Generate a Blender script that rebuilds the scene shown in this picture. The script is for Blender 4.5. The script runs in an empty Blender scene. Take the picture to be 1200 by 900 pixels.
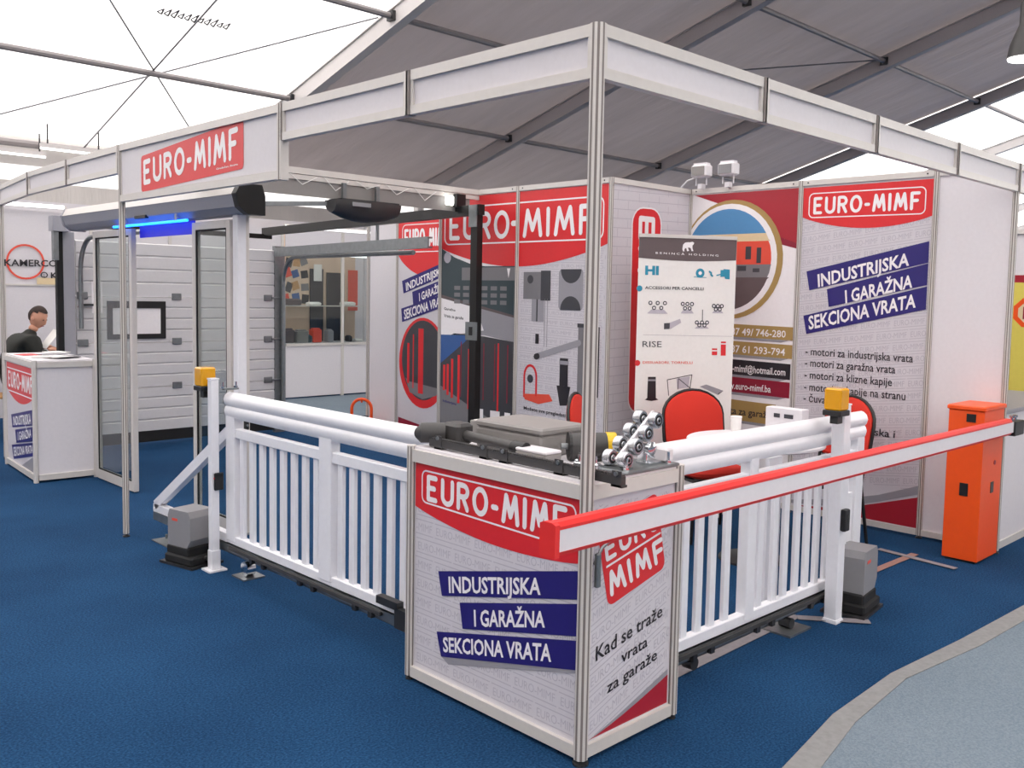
import bpy, math, random
from mathutils import Matrix, Vector
random.seed(4)
S = bpy.context.scene
COL = S.collection
PI = math.pi

# ---------------------------------------------------------------- camera, world, exposure
cd = bpy.data.cameras.new('camera'); cam = bpy.data.objects.new('camera', cd); COL.objects.link(cam)
R_ = Vector((0.70715448, -0.70676844, 0.02027085)); U_ = Vector((0.03913491, 0.0677494, 0.99693454)); F_ = Vector((0.70597521, 0.70419343, -0.07556861))
mw = Matrix(((R_.x, U_.x, -F_.x, -2.31675), (R_.y, U_.y, -F_.y, -2.06175), (R_.z, U_.z, -F_.z, 1.6154), (0, 0, 0, 1)))
cam.matrix_world = mw
cd.sensor_fit = 'HORIZONTAL'; cd.sensor_width = 36; cd.lens = 1087.02 / 1200 * 36
cd.shift_x = -29.81 / 1200; cd.shift_y = -22.1 / 1200
cd.clip_start = 0.05; cd.clip_end = 300
S.camera = cam
w = bpy.data.worlds.new('world'); S.world = w; w.use_nodes = True
w.node_tree.nodes['Background'].inputs[0].default_value = (1.0, 0.95, 0.92, 1)
w.node_tree.nodes['Background'].inputs[1].default_value = 7.0
S.view_settings.view_transform = 'Standard'; S.view_settings.look = 'None'; S.view_settings.gamma = 1
S.view_settings.exposure = -0.72
S.cycles.use_denoising = True
S.cycles.max_bounces = 8; S.cycles.transparent_max_bounces = 12

# ---------------------------------------------------------------- materials
def srgb(c):
    return tuple((x / 12.92 if x <= .04045 else ((x + .055) / 1.055) ** 2.4) for x in [v / 255 for v in c])
def mat(name, rgb, rough=.5, metal=0, noise=0, nscale=40, bump=0, emit=0, alpha=1, trans=0, coat=0, spec=None):
    m = bpy.data.materials.new(name); m.use_nodes = True
    nt = m.node_tree; b = nt.nodes['Principled BSDF']
    c = srgb(rgb) + (1,)
    b.inputs['Base Color'].default_value = c
    b.inputs['Roughness'].default_value = rough; b.inputs['Metallic'].default_value = metal
    b.inputs['Alpha'].default_value = alpha; b.inputs['Transmission Weight'].default_value = trans
    b.inputs['Coat Weight'].default_value = coat
    if spec is not None: b.inputs['Specular IOR Level'].default_value = spec
    if emit:
        b.inputs['Emission Color'].default_value = c; b.inputs['Emission Strength'].default_value = emit
    tc = nt.nodes.new('ShaderNodeTexCoord'); n = nt.nodes.new('ShaderNodeTexNoise')
    n.inputs['Scale'].default_value = nscale; n.inputs['Detail'].default_value = 5
    nt.links.new(tc.outputs['Object'], n.inputs['Vector'])
    amt = noise if noise else .03
    mx = nt.nodes.new('ShaderNodeMix'); mx.data_type = 'RGBA'; mx.blend_type = 'MULTIPLY'
    mx.inputs['Factor'].default_value = 1
    mx.inputs['A'].default_value = c
    rp = nt.nodes.new('ShaderNodeMapRange'); rp.inputs['From Min'].default_value = .25; rp.inputs['From Max'].default_value = .75
    rp.inputs['To Min'].default_value = 1 - amt; rp.inputs['To Max'].default_value = 1 + amt * .5
    nt.links.new(n.outputs['Fac'], rp.inputs['Value'])
    nt.links.new(rp.outputs['Result'], mx.inputs['B'])
    nt.links.new(mx.outputs['Result'], b.inputs['Base Color'])
    if bump:
        bp = nt.nodes.new('ShaderNodeBump'); bp.inputs['Strength'].default_value = bump; bp.inputs['Distance'].default_value = .004
        nt.links.new(n.outputs['Fac'], bp.inputs['Height']); nt.links.new(bp.outputs['Normal'], b.inputs['Normal'])
    return m
def fabric(name, rgb, transl, tcol=None, noise=.1):
    m = bpy.data.materials.new(name); m.use_nodes = True; nt = m.node_tree
    for n in list(nt.nodes): nt.nodes.remove(n)
    out = nt.nodes.new('ShaderNodeOutputMaterial'); d = nt.nodes.new('ShaderNodeBsdfDiffuse'); t = nt.nodes.new('ShaderNodeBsdfTranslucent')
    mx = nt.nodes.new('ShaderNodeMixShader'); mx.inputs[0].default_value = transl
    no = nt.nodes.new('ShaderNodeTexNoise'); no.inputs['Scale'].default_value = .8; no.inputs['Detail'].default_value = 6
    tc = nt.nodes.new('ShaderNodeTexCoord'); mp = nt.nodes.new('ShaderNodeMapping'); mp.inputs['Scale'].default_value = (3, .5, .5)
    nt.links.new(tc.outputs['Object'], mp.inputs[0]); nt.links.new(mp.outputs[0], no.inputs['Vector'])
    r = nt.nodes.new('ShaderNodeValToRGB'); c = srgb(rgb)
    r.color_ramp.elements[0].position = .3; r.color_ramp.elements[1].position = .7
    r.color_ramp.elements[0].color = tuple(x * (1 - noise) for x in c) + (1,); r.color_ramp.elements[1].color = tuple(min(1, x * (1 + noise)) for x in c) + (1,)
    bp = nt.nodes.new('ShaderNodeBump'); bp.inputs['Strength'].default_value = .5; bp.inputs['Distance'].default_value = .15
    nt.links.new(no.outputs['Fac'], bp.inputs['Height'])
    nt.links.new(no.outputs['Fac'], r.inputs[0]); nt.links.new(r.outputs[0], d.inputs[0]); nt.links.new(bp.outputs[0], d.inputs['Normal'])
    t.inputs[0].default_value = srgb(tcol or rgb) + (1,)
    nt.links.new(d.outputs[0], mx.inputs[1]); nt.links.new(t.outputs[0], mx.inputs[2]); nt.links.new(mx.outputs[0], out.inputs[0])
    return m
def glassmat(name, tint=(240, 244, 243)):
    m = bpy.data.materials.new(name); m.use_nodes = True; nt = m.node_tree
    for n in list(nt.nodes): nt.nodes.remove(n)
    out = nt.nodes.new('ShaderNodeOutputMaterial'); g = nt.nodes.new('ShaderNodeBsdfGlossy'); t = nt.nodes.new('ShaderNodeBsdfTransparent')
    g.inputs['Roughness'].default_value = .03; t.inputs[0].default_value = srgb(tint) + (1,)
    lw = nt.nodes.new('ShaderNodeLayerWeight'); pw = nt.nodes.new('ShaderNodeMath'); pw.operation = 'POWER'; pw.inputs[1].default_value = 4
    f = nt.nodes.new('ShaderNodeMath'); f.operation = 'MULTIPLY_ADD'; f.inputs[1].default_value = .5; f.inputs[2].default_value = .05
    nt.links.new(lw.outputs['Facing'], pw.inputs[0]); nt.links.new(pw.outputs[0], f.inputs[0])
    mx = nt.nodes.new('ShaderNodeMixShader'); nt.links.new(f.outputs[0], mx.inputs[0])
    nt.links.new(t.outputs[0], mx.inputs[1]); nt.links.new(g.outputs[0], mx.inputs[2]); nt.links.new(mx.outputs[0], out.inputs[0])
    return m
def carpetmat(name, a, b):
    m = mat(name, a, rough=.95, bump=.6, nscale=220, noise=.25, spec=.1)
    nt = m.node_tree; bs = nt.nodes['Principled BSDF']
    n1 = nt.nodes.new('ShaderNodeTexNoise'); n1.inputs['Scale'].default_value = 110; n1.inputs['Detail'].default_value = 6
    n2 = nt.nodes.new('ShaderNodeTexNoise'); n2.inputs['Scale'].default_value = 1.3; n2.inputs['Detail'].default_value = 4
    tc = nt.nodes.new('ShaderNodeTexCoord')
    nt.links.new(tc.outputs['Object'], n1.inputs['Vector']); nt.links.new(tc.outputs['Object'], n2.inputs['Vector'])
    ad = nt.nodes.new('ShaderNodeMath'); ad.operation = 'MULTIPLY_ADD'; ad.inputs[1].default_value = .35
    nt.links.new(n2.outputs['Fac'], ad.inputs[0]); nt.links.new(n1.outputs['Fac'], ad.inputs[2])
    r = nt.nodes.new('ShaderNodeValToRGB'); r.color_ramp.elements[0].position = .52; r.color_ramp.elements[1].position = .85
    r.color_ramp.elements[0].color = srgb(a) + (1,); r.color_ramp.elements[1].color = srgb(b) + (1,)
    nt.links.new(ad.outputs[0], r.inputs[0]); nt.links.new(r.outputs[0], bs.inputs['Base Color'])
    return m
M = dict(
    white=mat('white_laminate', (222, 218, 222), .45), board=mat('white_board', (214, 210, 214), .5), wpaint=mat('white_powder_coat', (235, 235, 240), .3, coat=.2),
    alu=mat('anodised_aluminium', (210, 205, 200), .4, .08), groove=mat('profile_groove', (128, 120, 116), .6, .1),
    steel=mat('galvanised_steel', (140, 144, 146), .4, .8, noise=.15, nscale=20), steelb=mat('bright_zinc', (186, 188, 192), .25, .9), chrome=mat('chrome', (215, 218, 222), .15, 1), dsteel=mat('dark_steel', (60, 60, 62), .45, .5),
    grey=mat('grey_metal', (158, 158, 166), .5), dgrey=mat('dark_grey_plastic', (62, 60, 60), .5), gplastic=mat('grey_plastic', (138, 137, 140), .5), lplastic=mat('light_grey_plastic', (138, 134, 132), .5),
    black=mat('black_plastic', (22, 22, 24), .45), rubber=mat('black_rubber', (18, 18, 20), .8), blackmetal=mat('black_metal', (28, 27, 27), .4, .3),
    orange=mat('orange_powder_coat', (240, 84, 20), .38), redp=mat('red_paint', (225, 45, 42), .4), redfab=mat('red_upholstery', (205, 48, 34), .9, bump=.3, nscale=300),
    red=mat('print_red', (218, 38, 44), .4), dred=mat('print_dark_red', (165, 28, 45), .4), lred=mat('print_crimson', (140, 20, 48), .4), navy=mat('print_navy', (38, 28, 110), .4),
    pwhite=mat('print_white', (240, 236, 238), .4), pgrey=mat('print_backdrop_grey', (208, 204, 210), .45), pfaint=mat('print_faint_grey', (184, 179, 189), .45), pblack=mat('print_black', (38, 34, 40), .4), pshade=mat('print_grey', (150, 148, 155), .45),
    gold=mat('print_gold', (168, 138, 82), .4), sky=mat('print_sky_blue', (80, 140, 190), .4), teal=mat('print_teal', (38, 140, 170), .4), pdark=mat('print_dark_grey', (62, 62, 68), .4), pbrown=mat('print_grey_brown', (96, 82, 84), .4),
    pmid=mat('print_mid_grey', (120, 118, 122), .4), pred2=mat('print_coral', (224, 80, 60), .4), cream=mat('print_cream', (222, 200, 160), .4), pgreen=mat('print_dark_teal', (50, 66, 72), .4), pblue=mat('print_blue', (50, 90, 150), .4),
    amber=mat('amber_lens', (225, 160, 10), .25, coat=.5), ylw=mat('yellow_plastic', (235, 190, 20), .4), ylwp=mat('print_yellow', (222, 205, 95), .4),
    beige=mat('beige_board', (222, 196, 172), .6), paper=mat('paper', (235, 233, 230), .8), tape=mat('grey_tape', (134, 128, 132), .7, noise=.15), tapered=mat('reddish_tape', (150, 112, 102), .7, noise=.15),
    carpet=carpetmat('blue_carpet', (16, 46, 78), (34, 74, 112)), carpet2=carpetmat('grey_blue_carpet', (108, 122, 134), (126, 138, 148)), border=mat('grey_carpet_edge', (136, 136, 136), .9, noise=.15, bump=.3),
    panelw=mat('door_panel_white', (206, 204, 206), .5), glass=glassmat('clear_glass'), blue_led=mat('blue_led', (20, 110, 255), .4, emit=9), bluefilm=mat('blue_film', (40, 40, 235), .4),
    tube=mat('white_tube', (255, 255, 255), .4, emit=3.0), lampw=mat('lamp_lens', (255, 255, 250), .4, emit=6),
    skin=mat('skin', (205, 150, 125), .6), hair=mat('dark_brown_hair', (48, 34, 28), .8, bump=.5), jacket=mat('dark_olive_jacket', (30, 32, 28), .8, bump=.3), wood=mat('light_wood', (196, 150, 100), .6, noise=.2), trousers=mat('dark_trousers', (30, 30, 36), .8),
    fdark=fabric('grey_blackout_fabric', (196, 186, 184), .12, (138, 130, 130)), fwhite=fabric('translucent_white_fabric', (235, 235, 235), .6, (250, 250, 250), .02), fwall=fabric('white_side_fabric', (205, 200, 196), .04, noise=.04),
    raft=mat('rafter_aluminium', (205, 200, 198), .5), raftshade=mat('shaded_rafter', (178, 170, 170), .5), purl=mat('purlin_aluminium', (140, 134, 134), .5), cable=mat('steel_cable', (120, 120, 124), .5, .4),  # second rafter tone is a darker copy, shade put into the colour
)

# ---------------------------------------------------------------- mesh helpers
class MB:
    def __init__(s, mtx=None): s.v = []; s.f = []; s.m = mtx
    def add(s, vs, fs):
        n = len(s.v)
        s.v += [tuple(s.m @ Vector(p)) if s.m else tuple(p) for p in vs]
        s.f += [tuple(n + i for i in f) for f in fs]; return s
    def box(s, a, b, bev=0):
        x0, y0, z0 = [min(p, q) for p, q in zip(a, b)]; x1, y1, z1 = [max(p, q) for p, q in zip(a, b)]
        if bev <= 0:
            return s.add([(x0, y0, z0), (x1, y0, z0), (x1, y1, z0), (x0, y1, z0), (x0, y0, z1), (x1, y0, z1), (x1, y1, z1), (x0, y1, z1)],
                     [(0, 3, 2, 1), (4, 5, 6, 7), (0, 1, 5, 4), (1, 2, 6, 5), (2, 3, 7, 6), (3, 0, 4, 7)])
        c = [((x0 + x1) / 2), ((y0 + y1) / 2)]; k = bev
        def ring(i, z): 
            return [(x0 + i + k, y0 + i, z), (x1 - i - k, y0 + i, z), (x1 - i, y0 + i + k, z), (x1 - i, y1 - i - k, z), (x1 - i - k, y1 - i, z), (x0 + i + k, y1 - i, z), (x0 + i, y1 - i - k, z), (x0 + i, y0 + i + k, z)]
        vs = ring(k, z0) + ring(0, z0 + k) + ring(0, z1 - k) + ring(k, z1); fs = [tuple(range(7, -1, -1)), tuple(range(24, 32))]
        for r in range(3):
            for i in range(8): fs.append((r * 8 + i, r * 8 + (i + 1) % 8, r * 8 + 8 + (i + 1) % 8, r * 8 + 8 + i))
        return s.add(vs, fs)
    def cyl(s, p, q, r, n=12, r2=None, caps=True):
        return s.tube([p, q], r, n, [r, r if r2 is None else r2], caps)
    def tube(s, pts, r, n=8, rs=None, caps=True, closed=False):
        P = [Vector(p) for p in pts]; vs = []; fs = []; L = len(P); prev = None
        for i, p in enumerate(P):
            if closed: t = (P[(i + 1) % L] - P[i - 1]).normalized()
            else: t = (P[min(i + 1, L - 1)] - P[max(i - 1, 0)]).normalized()
            if prev is None:
                a = Vector((0, 0, 1)) if abs(t.z) < .9 else Vector((1, 0, 0)); u = t.cross(a).normalized()
            else: u = (prev - t * prev.dot(t)).normalized()
            prev = u; v = t.cross(u); rr = rs[i] if rs else r
            for k in range(n):
                a = 2 * PI * k / n; vs.append(tuple(p + u * (math.cos(a) * rr) + v * (math.sin(a) * rr)))
        for i in range(L if closed else L - 1):
            j = (i + 1) % L
            for k in range(n): fs.append((i * n + k, i * n + (k + 1) % n, j * n + (k + 1) % n, j * n + k))
        if caps and not closed: fs.append(tuple(range(n - 1, -1, -1))); fs.append(tuple((L - 1) * n + k for k in range(n)))
        return s.add(vs, fs)
    def bar(s, p, q, wd, ht, up=(0, 0, 1)):
        p = Vector(p); q = Vector(q); t = (q - p).normalized(); u = t.cross(Vector(up)).normalized() * wd / 2; v = u.cross(t).normalized() * ht / 2
        return s.add([p - u - v, p + u - v, p + u + v, p - u + v, q - u - v, q + u - v, q + u + v, q - u + v],
                     [(0, 1, 2, 3), (7, 6, 5, 4), (0, 4, 5, 1), (1, 5, 6, 2), (2, 6, 7, 3), (3, 7, 4, 0)])
    def prism(s, prof, p, q, U, V):
        """extrude a 2-D profile (u,v) from p to q"""
        U = Vector(U); V = Vector(V); n = len(prof); vs = []
        for o in (Vector(p), Vector(q)): vs += [tuple(o + U * a + V * b) for a, b in prof]
        return s.add(vs, [tuple(range(n - 1, -1, -1)), tuple(range(n, 2 * n))] + [(i, (i + 1) % n, n + (i + 1) % n, n + i) for i in range(n)])
    def lathe(s, prof, n=24, c=(0, 0, 0), axis='z'):
        vs = []; fs = []; L = len(prof)
        for r, z in prof:
            for k in range(n):
                a = 2 * PI * k / n; p = (r * math.cos(a), r * math.sin(a), z)
                if axis == 'x': p = (p[2], p[0], p[1])
                if axis == 'y': p = (p[0], p[2], p[1])
                vs.append((c[0] + p[0], c[1] + p[1], c[2] + p[2]))
        for i in range(L - 1):
            for k in range(n): fs.append((i * n + k, i * n + (k + 1) % n, (i + 1) * n + (k + 1) % n, (i + 1) * n + k))
        fs.append(tuple(range(n - 1, -1, -1))); fs.append(tuple((L - 1) * n + k for k in range(n)))
        return s.add(vs, fs)

def wloc(o):
    t = Vector((0, 0, 0))
    while o: t += o.location; o = o.parent
    return t
def obj(name, mb, m, parent=None, local=False, smooth=False, mods=None):
    me = bpy.data.meshes.new(name); me.from_pydata([tuple(v) for v in mb.v], [], mb.f); me.update()
    me.materials.append(M[m] if isinstance(m, str) else m)
    if smooth:
        try: me.shade_smooth()
        except Exception: pass
        try: me.set_sharp_from_angle(angle=.7)
        except Exception: pass
    o = bpy.data.objects.new(name, me); COL.objects.link(o)
    if parent:
        if not local: o.location = -wloc(parent)
        o.parent = parent
    return o
def tag(o, label, cat, group=None, kind=None):
    if label: o['label'] = label
    if cat: o['category'] = cat
    if group: o['group'] = group
    if kind: o['kind'] = kind
    return o
def thing(name, label, cat, loc, group=None, rz=0):
    o = bpy.data.objects.new(name, None); COL.objects.link(o); o.location = loc; o.rotation_euler = (0, 0, rz); o.empty_display_size = .1
    return tag(o, label, cat, group)
def struct(name, mb=None, m=None, loc=(0, 0, 0)):
    if mb is None:
        o = bpy.data.objects.new(name, None); COL.objects.link(o); o.location = loc
    else: o = obj(name, mb, m)
    o['kind'] = 'structure'; return o
def plabel(o, s): o['label'] = s; return o
def box(a, b, bev=0): return MB().box(a, b, bev)
def copy_tree(root, loc, rz, label, group):
    r = root.copy(); COL.objects.link(r); r.location = loc; r.rotation_euler = (0, 0, rz); r['label'] = label
    if group: r['group'] = group
    for ch in list(root.children):
        c = ch.copy(); COL.objects.link(c); c.parent = r
        for g in ch.children:
            d = g.copy(); COL.objects.link(d); d.parent = c
    return r

# ---------------------------------------------------------------- flat print: shapes and lettering on a plane
def planeX(x):      # faces -X; coordinates (y, z)
    return lambda a, b, l: (x - l * .0008, a, b)
def planeY(y):      # faces -Y; coordinates (x, z)
    return lambda a, b, l: (a, y - l * .0008, b)
def poly(P, pts, l):
    mb = MB(); mb.v = [P(a, b, l) for a, b in pts]; mb.f = [tuple(range(len(pts)))]; return mb
def strip(P, pts, wd, l, closed=False):
    mb = MB(); n = len(pts)
    l0 = l
    for i in range(n if closed else n - 1):
        a = Vector(pts[i]); b = Vector(pts[(i + 1) % n]); d = (b - a); l = l0 + .25 * (i % 3)
        if d.length < 1e-6: continue
        d.normalize(); t = Vector((-d.y, d.x)) * wd / 2
        mb.add([P(*(a - t), l), P(*(b - t), l), P(*(b + t), l), P(*(a + t), l)], [(0, 1, 2, 3)])
        l = l0 + .75 + .12 * (i % 2)
        c = [P(a.x + math.cos(k * PI / 4) * wd / 2, a.y + math.sin(k * PI / 4) * wd / 2, l) for k in range(8)]
        mb.add(c, [tuple(range(8))])
    if not closed:
        a = Vector(pts[-1]); l = l0 + 1.1; mb.add([P(a.x + math.cos(k * PI / 4) * wd / 2, a.y + math.sin(k * PI / 4) * wd / 2, l) for k in range(8)], [tuple(range(8))])
    return mb
def disc(P, c, r, l, n=40, sx=1.0, a0=0, a1=2 * PI):
    return poly(P, [(c[0] + r * sx * math.cos(a0 + (a1 - a0) * k / (n - 1)), c[1] + r * math.sin(a0 + (a1 - a0) * k / (n - 1))) for k in range(n)], l)
def quadmap(q):     # q = (top-left, top-right, bottom-right, bottom-left) in plane coordinates -> f(u,v), u to the right, v up
    tl, tr, br, bl = [Vector(p) for p in q]
    return lambda u, v: tuple((bl * (1 - u) + br * u) * (1 - v) + (tl * (1 - u) + tr * u) * v)
_tc = {}
def text2d(body, bold=0.0):
    key = (body, bold)
    if key in _tc: return _tc[key]
    c = bpy.data.curves.new('lettering', 'FONT'); c.body = body; c.size = 1; c.offset = bold; c.resolution_u = 2; c.fill_mode = 'FRONT'
    o = bpy.data.objects.new('lettering', c); COL.objects.link(o)
    bpy.context.view_layer.update()
    dg = bpy.context.evaluated_depsgraph_get(); me = bpy.data.meshes.new_from_object(o.evaluated_get(dg))
    v = [(p.co.x, p.co.y) for p in me.vertices]; f = [tuple(p.vertices) for p in me.polygons]
    bpy.data.objects.remove(o); bpy.data.curves.remove(c); bpy.data.meshes.remove(me)
    x0 = min(p[0] for p in v); x1 = max(p[0] for p in v)
    v = [((x - x0) / (x1 - x0), y / .729) for x, y in v]      # cap height = 1
    _tc[key] = (v, f); return v, f
def text(P, body, quad, l, bold=.02):
    v, f = text2d(body, bold); q = quadmap(quad); mb = MB()
    mb.v = [P(*q(x, y), l) for x, y in v]; mb.f = list(f); return mb
ARC = lambda cx, cy, rx, ry, a0, a1, n=8: [(cx + rx * math.cos(math.radians(a0 + (a1 - a0) * i / n)), cy + ry * math.sin(math.radians(a0 + (a1 - a0) * i / n))) for i in range(n + 1)]
GL = {   # rounded stroke letters: (width, strokes)
    'E': (.55, [[(.5, 1), (0, 1), (0, 0), (.5, 0)], [(0, .52), (.42, .52)]]),
    'U': (.62, [[(0, 1), (0, .3)] + ARC(.31, .3, .31, .3, 180, 360) + [(.62, 1)]]),
    'R': (.58, [[(0, 0), (0, 1), (.3, 1)] + ARC(.3, .75, .26, .25, 90, -90) + [(0, .5)], [(.28, .5), (.56, 0)]]),
    'O': (.72, [ARC(.36, .5, .36, .5, 0, 360, 18)]),
    '-': (.22, [[(0, .42), (.22, .42)]]),
    'M': (.78, [[(0, 0), (.14, 1), (.39, .22), (.64, 1), (.78, 0)]]),
    'I': (.02, [[(0, 1), (0, 0)]]),
    'F': (.5, [[(.5, 1), (0, 1), (0, 0)], [(0, .52), (.4, .52)]]),
}
def logo_text(P, body, quad, l, wd=.2, gap=.38):
    q = quadmap(quad); total = sum(GL[c][0] for c in body) + gap * (len(body) - 1); x = 0; mb = MB()
    hgt = (Vector(quad[0]) - Vector(quad[3])).length
    for c in body:
        gw, st = GL[c]
        for si, s_ in enumerate(st):
            pts = []
            for a, b in s_:
                u = (x + a) / total; pts.append(q(u, .1 + .8 * b))
            mb2 = strip(P, pts, hgt * wd, l + 1.3 * si); mb.add(mb2.v, mb2.f)
        x += gw + gap
    return mb
def rrect(tl, tr, br, bl, r=.12, n=5):
    q = quadmap((tl, tr, br, bl)); asp = (Vector(tr) - Vector(tl)).length / max(1e-6, (Vector(tl) - Vector(bl)).length)
    rv = r; ru = r / asp; pts = []
    for cx, cy, a in ((1 - ru, 1 - rv, 0), (ru, 1 - rv, 90), (ru, rv, 180), (1 - ru, rv, 270)):
        for i in range(n + 1):
            t = math.radians(a + 90 * i / n); pts.append(q(cx + ru * math.cos(t), cy + rv * math.sin(t)))
    return pts
def arch(P, yl, yr, zt, zl, zr, zb, l, n=20):    # red header: straight top, bulging bottom
    pts = [(yl, zt), (yr, zt)]
    for i in range(n + 1):
        t = i / n; a = yr + (yl - yr) * t; base = zr + (zl - zr) * t
        pts.append((a, base - (min(zl, zr) - zb) * math.sin(PI * t) ** .8 if 0 < t < 1 else base))
    return poly(P, pts, l)
def faint_pattern(P, a0, a1, b0, b1, parent, slope=0.0, cw=.24, ch=.085, l=-.6):
    """rows of pale boxed EURO-MIMF words, clipped to whole cells inside the sheet"""
    mb = MB(); rows = int(abs(b1 - b0) / ch); sg = 1 if a1 > a0 else -1
    inside = lambda p: min(a0, a1) <= p[0] <= max(a0, a1) and b0 <= p[1] <= b1
    for r in range(-8, rows + 8):
        off = (.5 * (r % 2)) * cw; k = -2
        while off + k * cw < abs(a1 - a0) + cw:
            u0 = off + k * cw + .006; u1 = off + (k + 1) * cw - .006; k += 1
            z = b0 + r * ch
            def f(u, v): return (a0 + sg * u, z + v + slope * u)
            for v_ in (.008, ch - .012):
                for q_ in range(6):
                    p0 = f(u0 + (u1 - u0) * q_ / 6, v_); p1 = f(u0 + (u1 - u0) * (q_ + 1) / 6, v_)
                    if inside(p0) and inside(p1): m2 = strip(P, [p0, p1], .004, l); mb.add(m2.v, m2.f)
            v2, f2 = text2d('EURO-MIMF', .0)
            q = quadmap((f(u0 + .008, ch - .024), f(u1 - .008, ch - .024), f(u1 - .008, .02), f(u0 + .008, .02)))
            pv = [q(x, y) for x, y in v2]; ok = [inside(p) for p in pv]
            if any(ok): mb.add([P(*p, l) for p in pv], [t_ for t_ in f2 if all(ok[n_] for n_ in t_)])
    if mb.v:
        o = obj('background_lettering', mb, 'pfaint', parent); o['kind'] = 'stuff'
def band(P, quad, l, parent, txt, tq, bold=.025, m='navy', tm='pwhite'):
    b = obj('printed_band', poly(P, quad, l + 1), m, parent)
    if txt: obj('lettering', text(P, txt, tq, l + 2, bold), tm, b)
    return b

# ---------------------------------------------------------------- setting: floor and tent
def floor_sheet(name, pts, z, m, t=.004):
    mb = MB(); n = len(pts)
    mb.v = [(x, y, z - t) for x, y in pts] + [(x, y, z) for x, y in pts]
    mb.f = [tuple(range(n - 1, -1, -1)), tuple(range(n, 2 * n))] + [(i, (i + 1) % n, n + (i + 1) % n, n + i) for i in range(n)]
    return obj(name, mb, m)
fl = floor_sheet('floor', [(-14, -24), (41, -24), (41, 15.2), (-14, 15.2)], 0, 'carpet', .1); fl['kind'] = 'structure'
wav = [(-.6, -.62), (.49, -.50), (1.0, -.42), (1.56, -.40), (2.2, -.45), (3.04, -.49), (5, -.52), (14, -.6)]
c2 = floor_sheet('grey_blue_aisle_carpet', [(-.6, -9), (14, -9)] + [(x, y - .07) for x, y in reversed(wav)], .006, 'carpet2', .005)
tag(c2, 'pale grey-blue aisle carpet laid beyond the dark blue carpet', 'carpet')
e2 = floor_sheet('carpet_edge_tape', wav + [(x, y - .09 - .02 * math.sin(x * 3)) for x, y in reversed(wav)], .009, 'border', .002)
tag(e2, 'wavy grey tape along the seam of dark and pale carpets', 'tape')
c3 = floor_sheet('pale_aisle_carpet', [(3.05, 7.5), (12, 7.5), (12, 10.15), (3.05, 10.15)], .005, 'carpet2', .004)
tag(c3, 'strip of pale aisle carpet in front of the display case wall', 'carpet')
def tape(a, b, wd, lab, m='tape', z=.004):
    mb = MB().bar((a[0], a[1], z), (b[0], b[1], z), wd, .002); return tag(obj('floor_tape', mb, m), lab, 'tape', 'tape strips on the blue carpet')
tape((.57, .235), (1.93, .27), .07, 'long grey tape strip on the carpet under the slatted gate')
tape((2.35, .36), (3.56, .34), .05, 'reddish grey tape strip from the gate motor to the tape cross', 'tapered', .005)
tape((3.49, .55), (3.42, .03), .05, 'short grey tape strip crossing in front of the orange cabinet', z=.007)
tape((1.90, .24), (2.12, -.04), .06, 'grey tape piece under the foot of the right gate post', z=.007)

RZ = lambda y: 8.26 - .288 * y
YR = -5.0
ceil = struct('ceiling', loc=(0, 0, 3.9))
XS = [-9, -4, 1, 6, 11, 16, 21, 26, 31, 36, 41]
YE = 15.2
for i in range(len(XS) - 1):
    x0, x1 = XS[i], XS[i + 1]; m = 'fwhite' if (x0 < 6 or x0 >= 21) else 'fdark'
    mb = MB(); ys = [YE + (YR - YE) * k / 8 for k in range(9)]
    for k in range(8):
        for j in range(4):
            xa = x0 + (x1 - x0) * j / 4; xb = x0 + (x1 - x0) * (j + 1) / 4
            sg = lambda x: -.10 * math.sin(PI * (x - x0) / 5) if m == 'fdark' else 0
            mb.add([(xa, ys[k], RZ(ys[k]) + .2 + sg(xa)), (xb, ys[k], RZ(ys[k]) + .2 + sg(xb)), (xb, ys[k + 1], RZ(ys[k + 1]) + .2 + sg(xb)), (xa, ys[k + 1], RZ(ys[k + 1]) + .2 + sg(xa))], [(0, 1, 2, 3)])
    zr = RZ(YR) + .2; y2 = -24.; z2 = zr - .288 * 19
    mb.add([(x0, YR, zr), (x1, YR, zr), (x1, y2, z2), (x0, y2, z2)], [(0, 1, 2, 3)])
    obj('roof_fabric', mb, m, ceil, smooth=True)
for x in XS:
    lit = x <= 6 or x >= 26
    mb = MB().bar((x, YE, RZ(YE)), (x, YR, RZ(YR)), .16, .24)
    mb.bar((x, YR, RZ(YR)), (x, -24, RZ(YR) - .288 * 19), .16, .24)
    mb.bar((x, YE, RZ(YE) + .13), (x, YR, RZ(YR) + .13), .22, .02)
    obj('rafter', mb, 'raft' if lit else 'raftshade', ceil)
    obj('tent_leg', box((x - .08, YE - .1, 0), (x + .08, YE + .1, RZ(YE))), 'raft', ceil)
for i in range(len(XS) - 1):
    for y in (15.05, 12.08, 9.27, 6.5, 3.7, .95, -1.8):
        r = .06 if y < 15 else .08
        o = obj('purlin', MB().cyl((XS[i] + .06, y, RZ(y) + .02), (XS[i + 1] - .06, y, RZ(y) + .02), r * .8, 8), 'purl', ceil, smooth=True)
        obj('purlin_bracket', box((XS[i + 1] - .14, y - .07, RZ(y) - .05), (XS[i + 1] - .05, y + .07, RZ(y) + .09)), 'dsteel', o, local=False)
for a, b in (((1.2, 9.0), (5.9, 15.0)), ((3.95, 9.3), (3.2, 15.0)), ((3.56, 9.27), (3.6, 15.0)), ((-3.8, 15.), (.8, 9.3)), ((11.1, 9.3), (15.9, 6.5))):
    if a[0] == 3.95: continue
    obj('brace_cable', MB().cyl((a[0], a[1], RZ(a[1]) + .05), (b[0], b[1], RZ(b[1]) + .05), .014, 6), 'cable', ceil)
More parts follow.
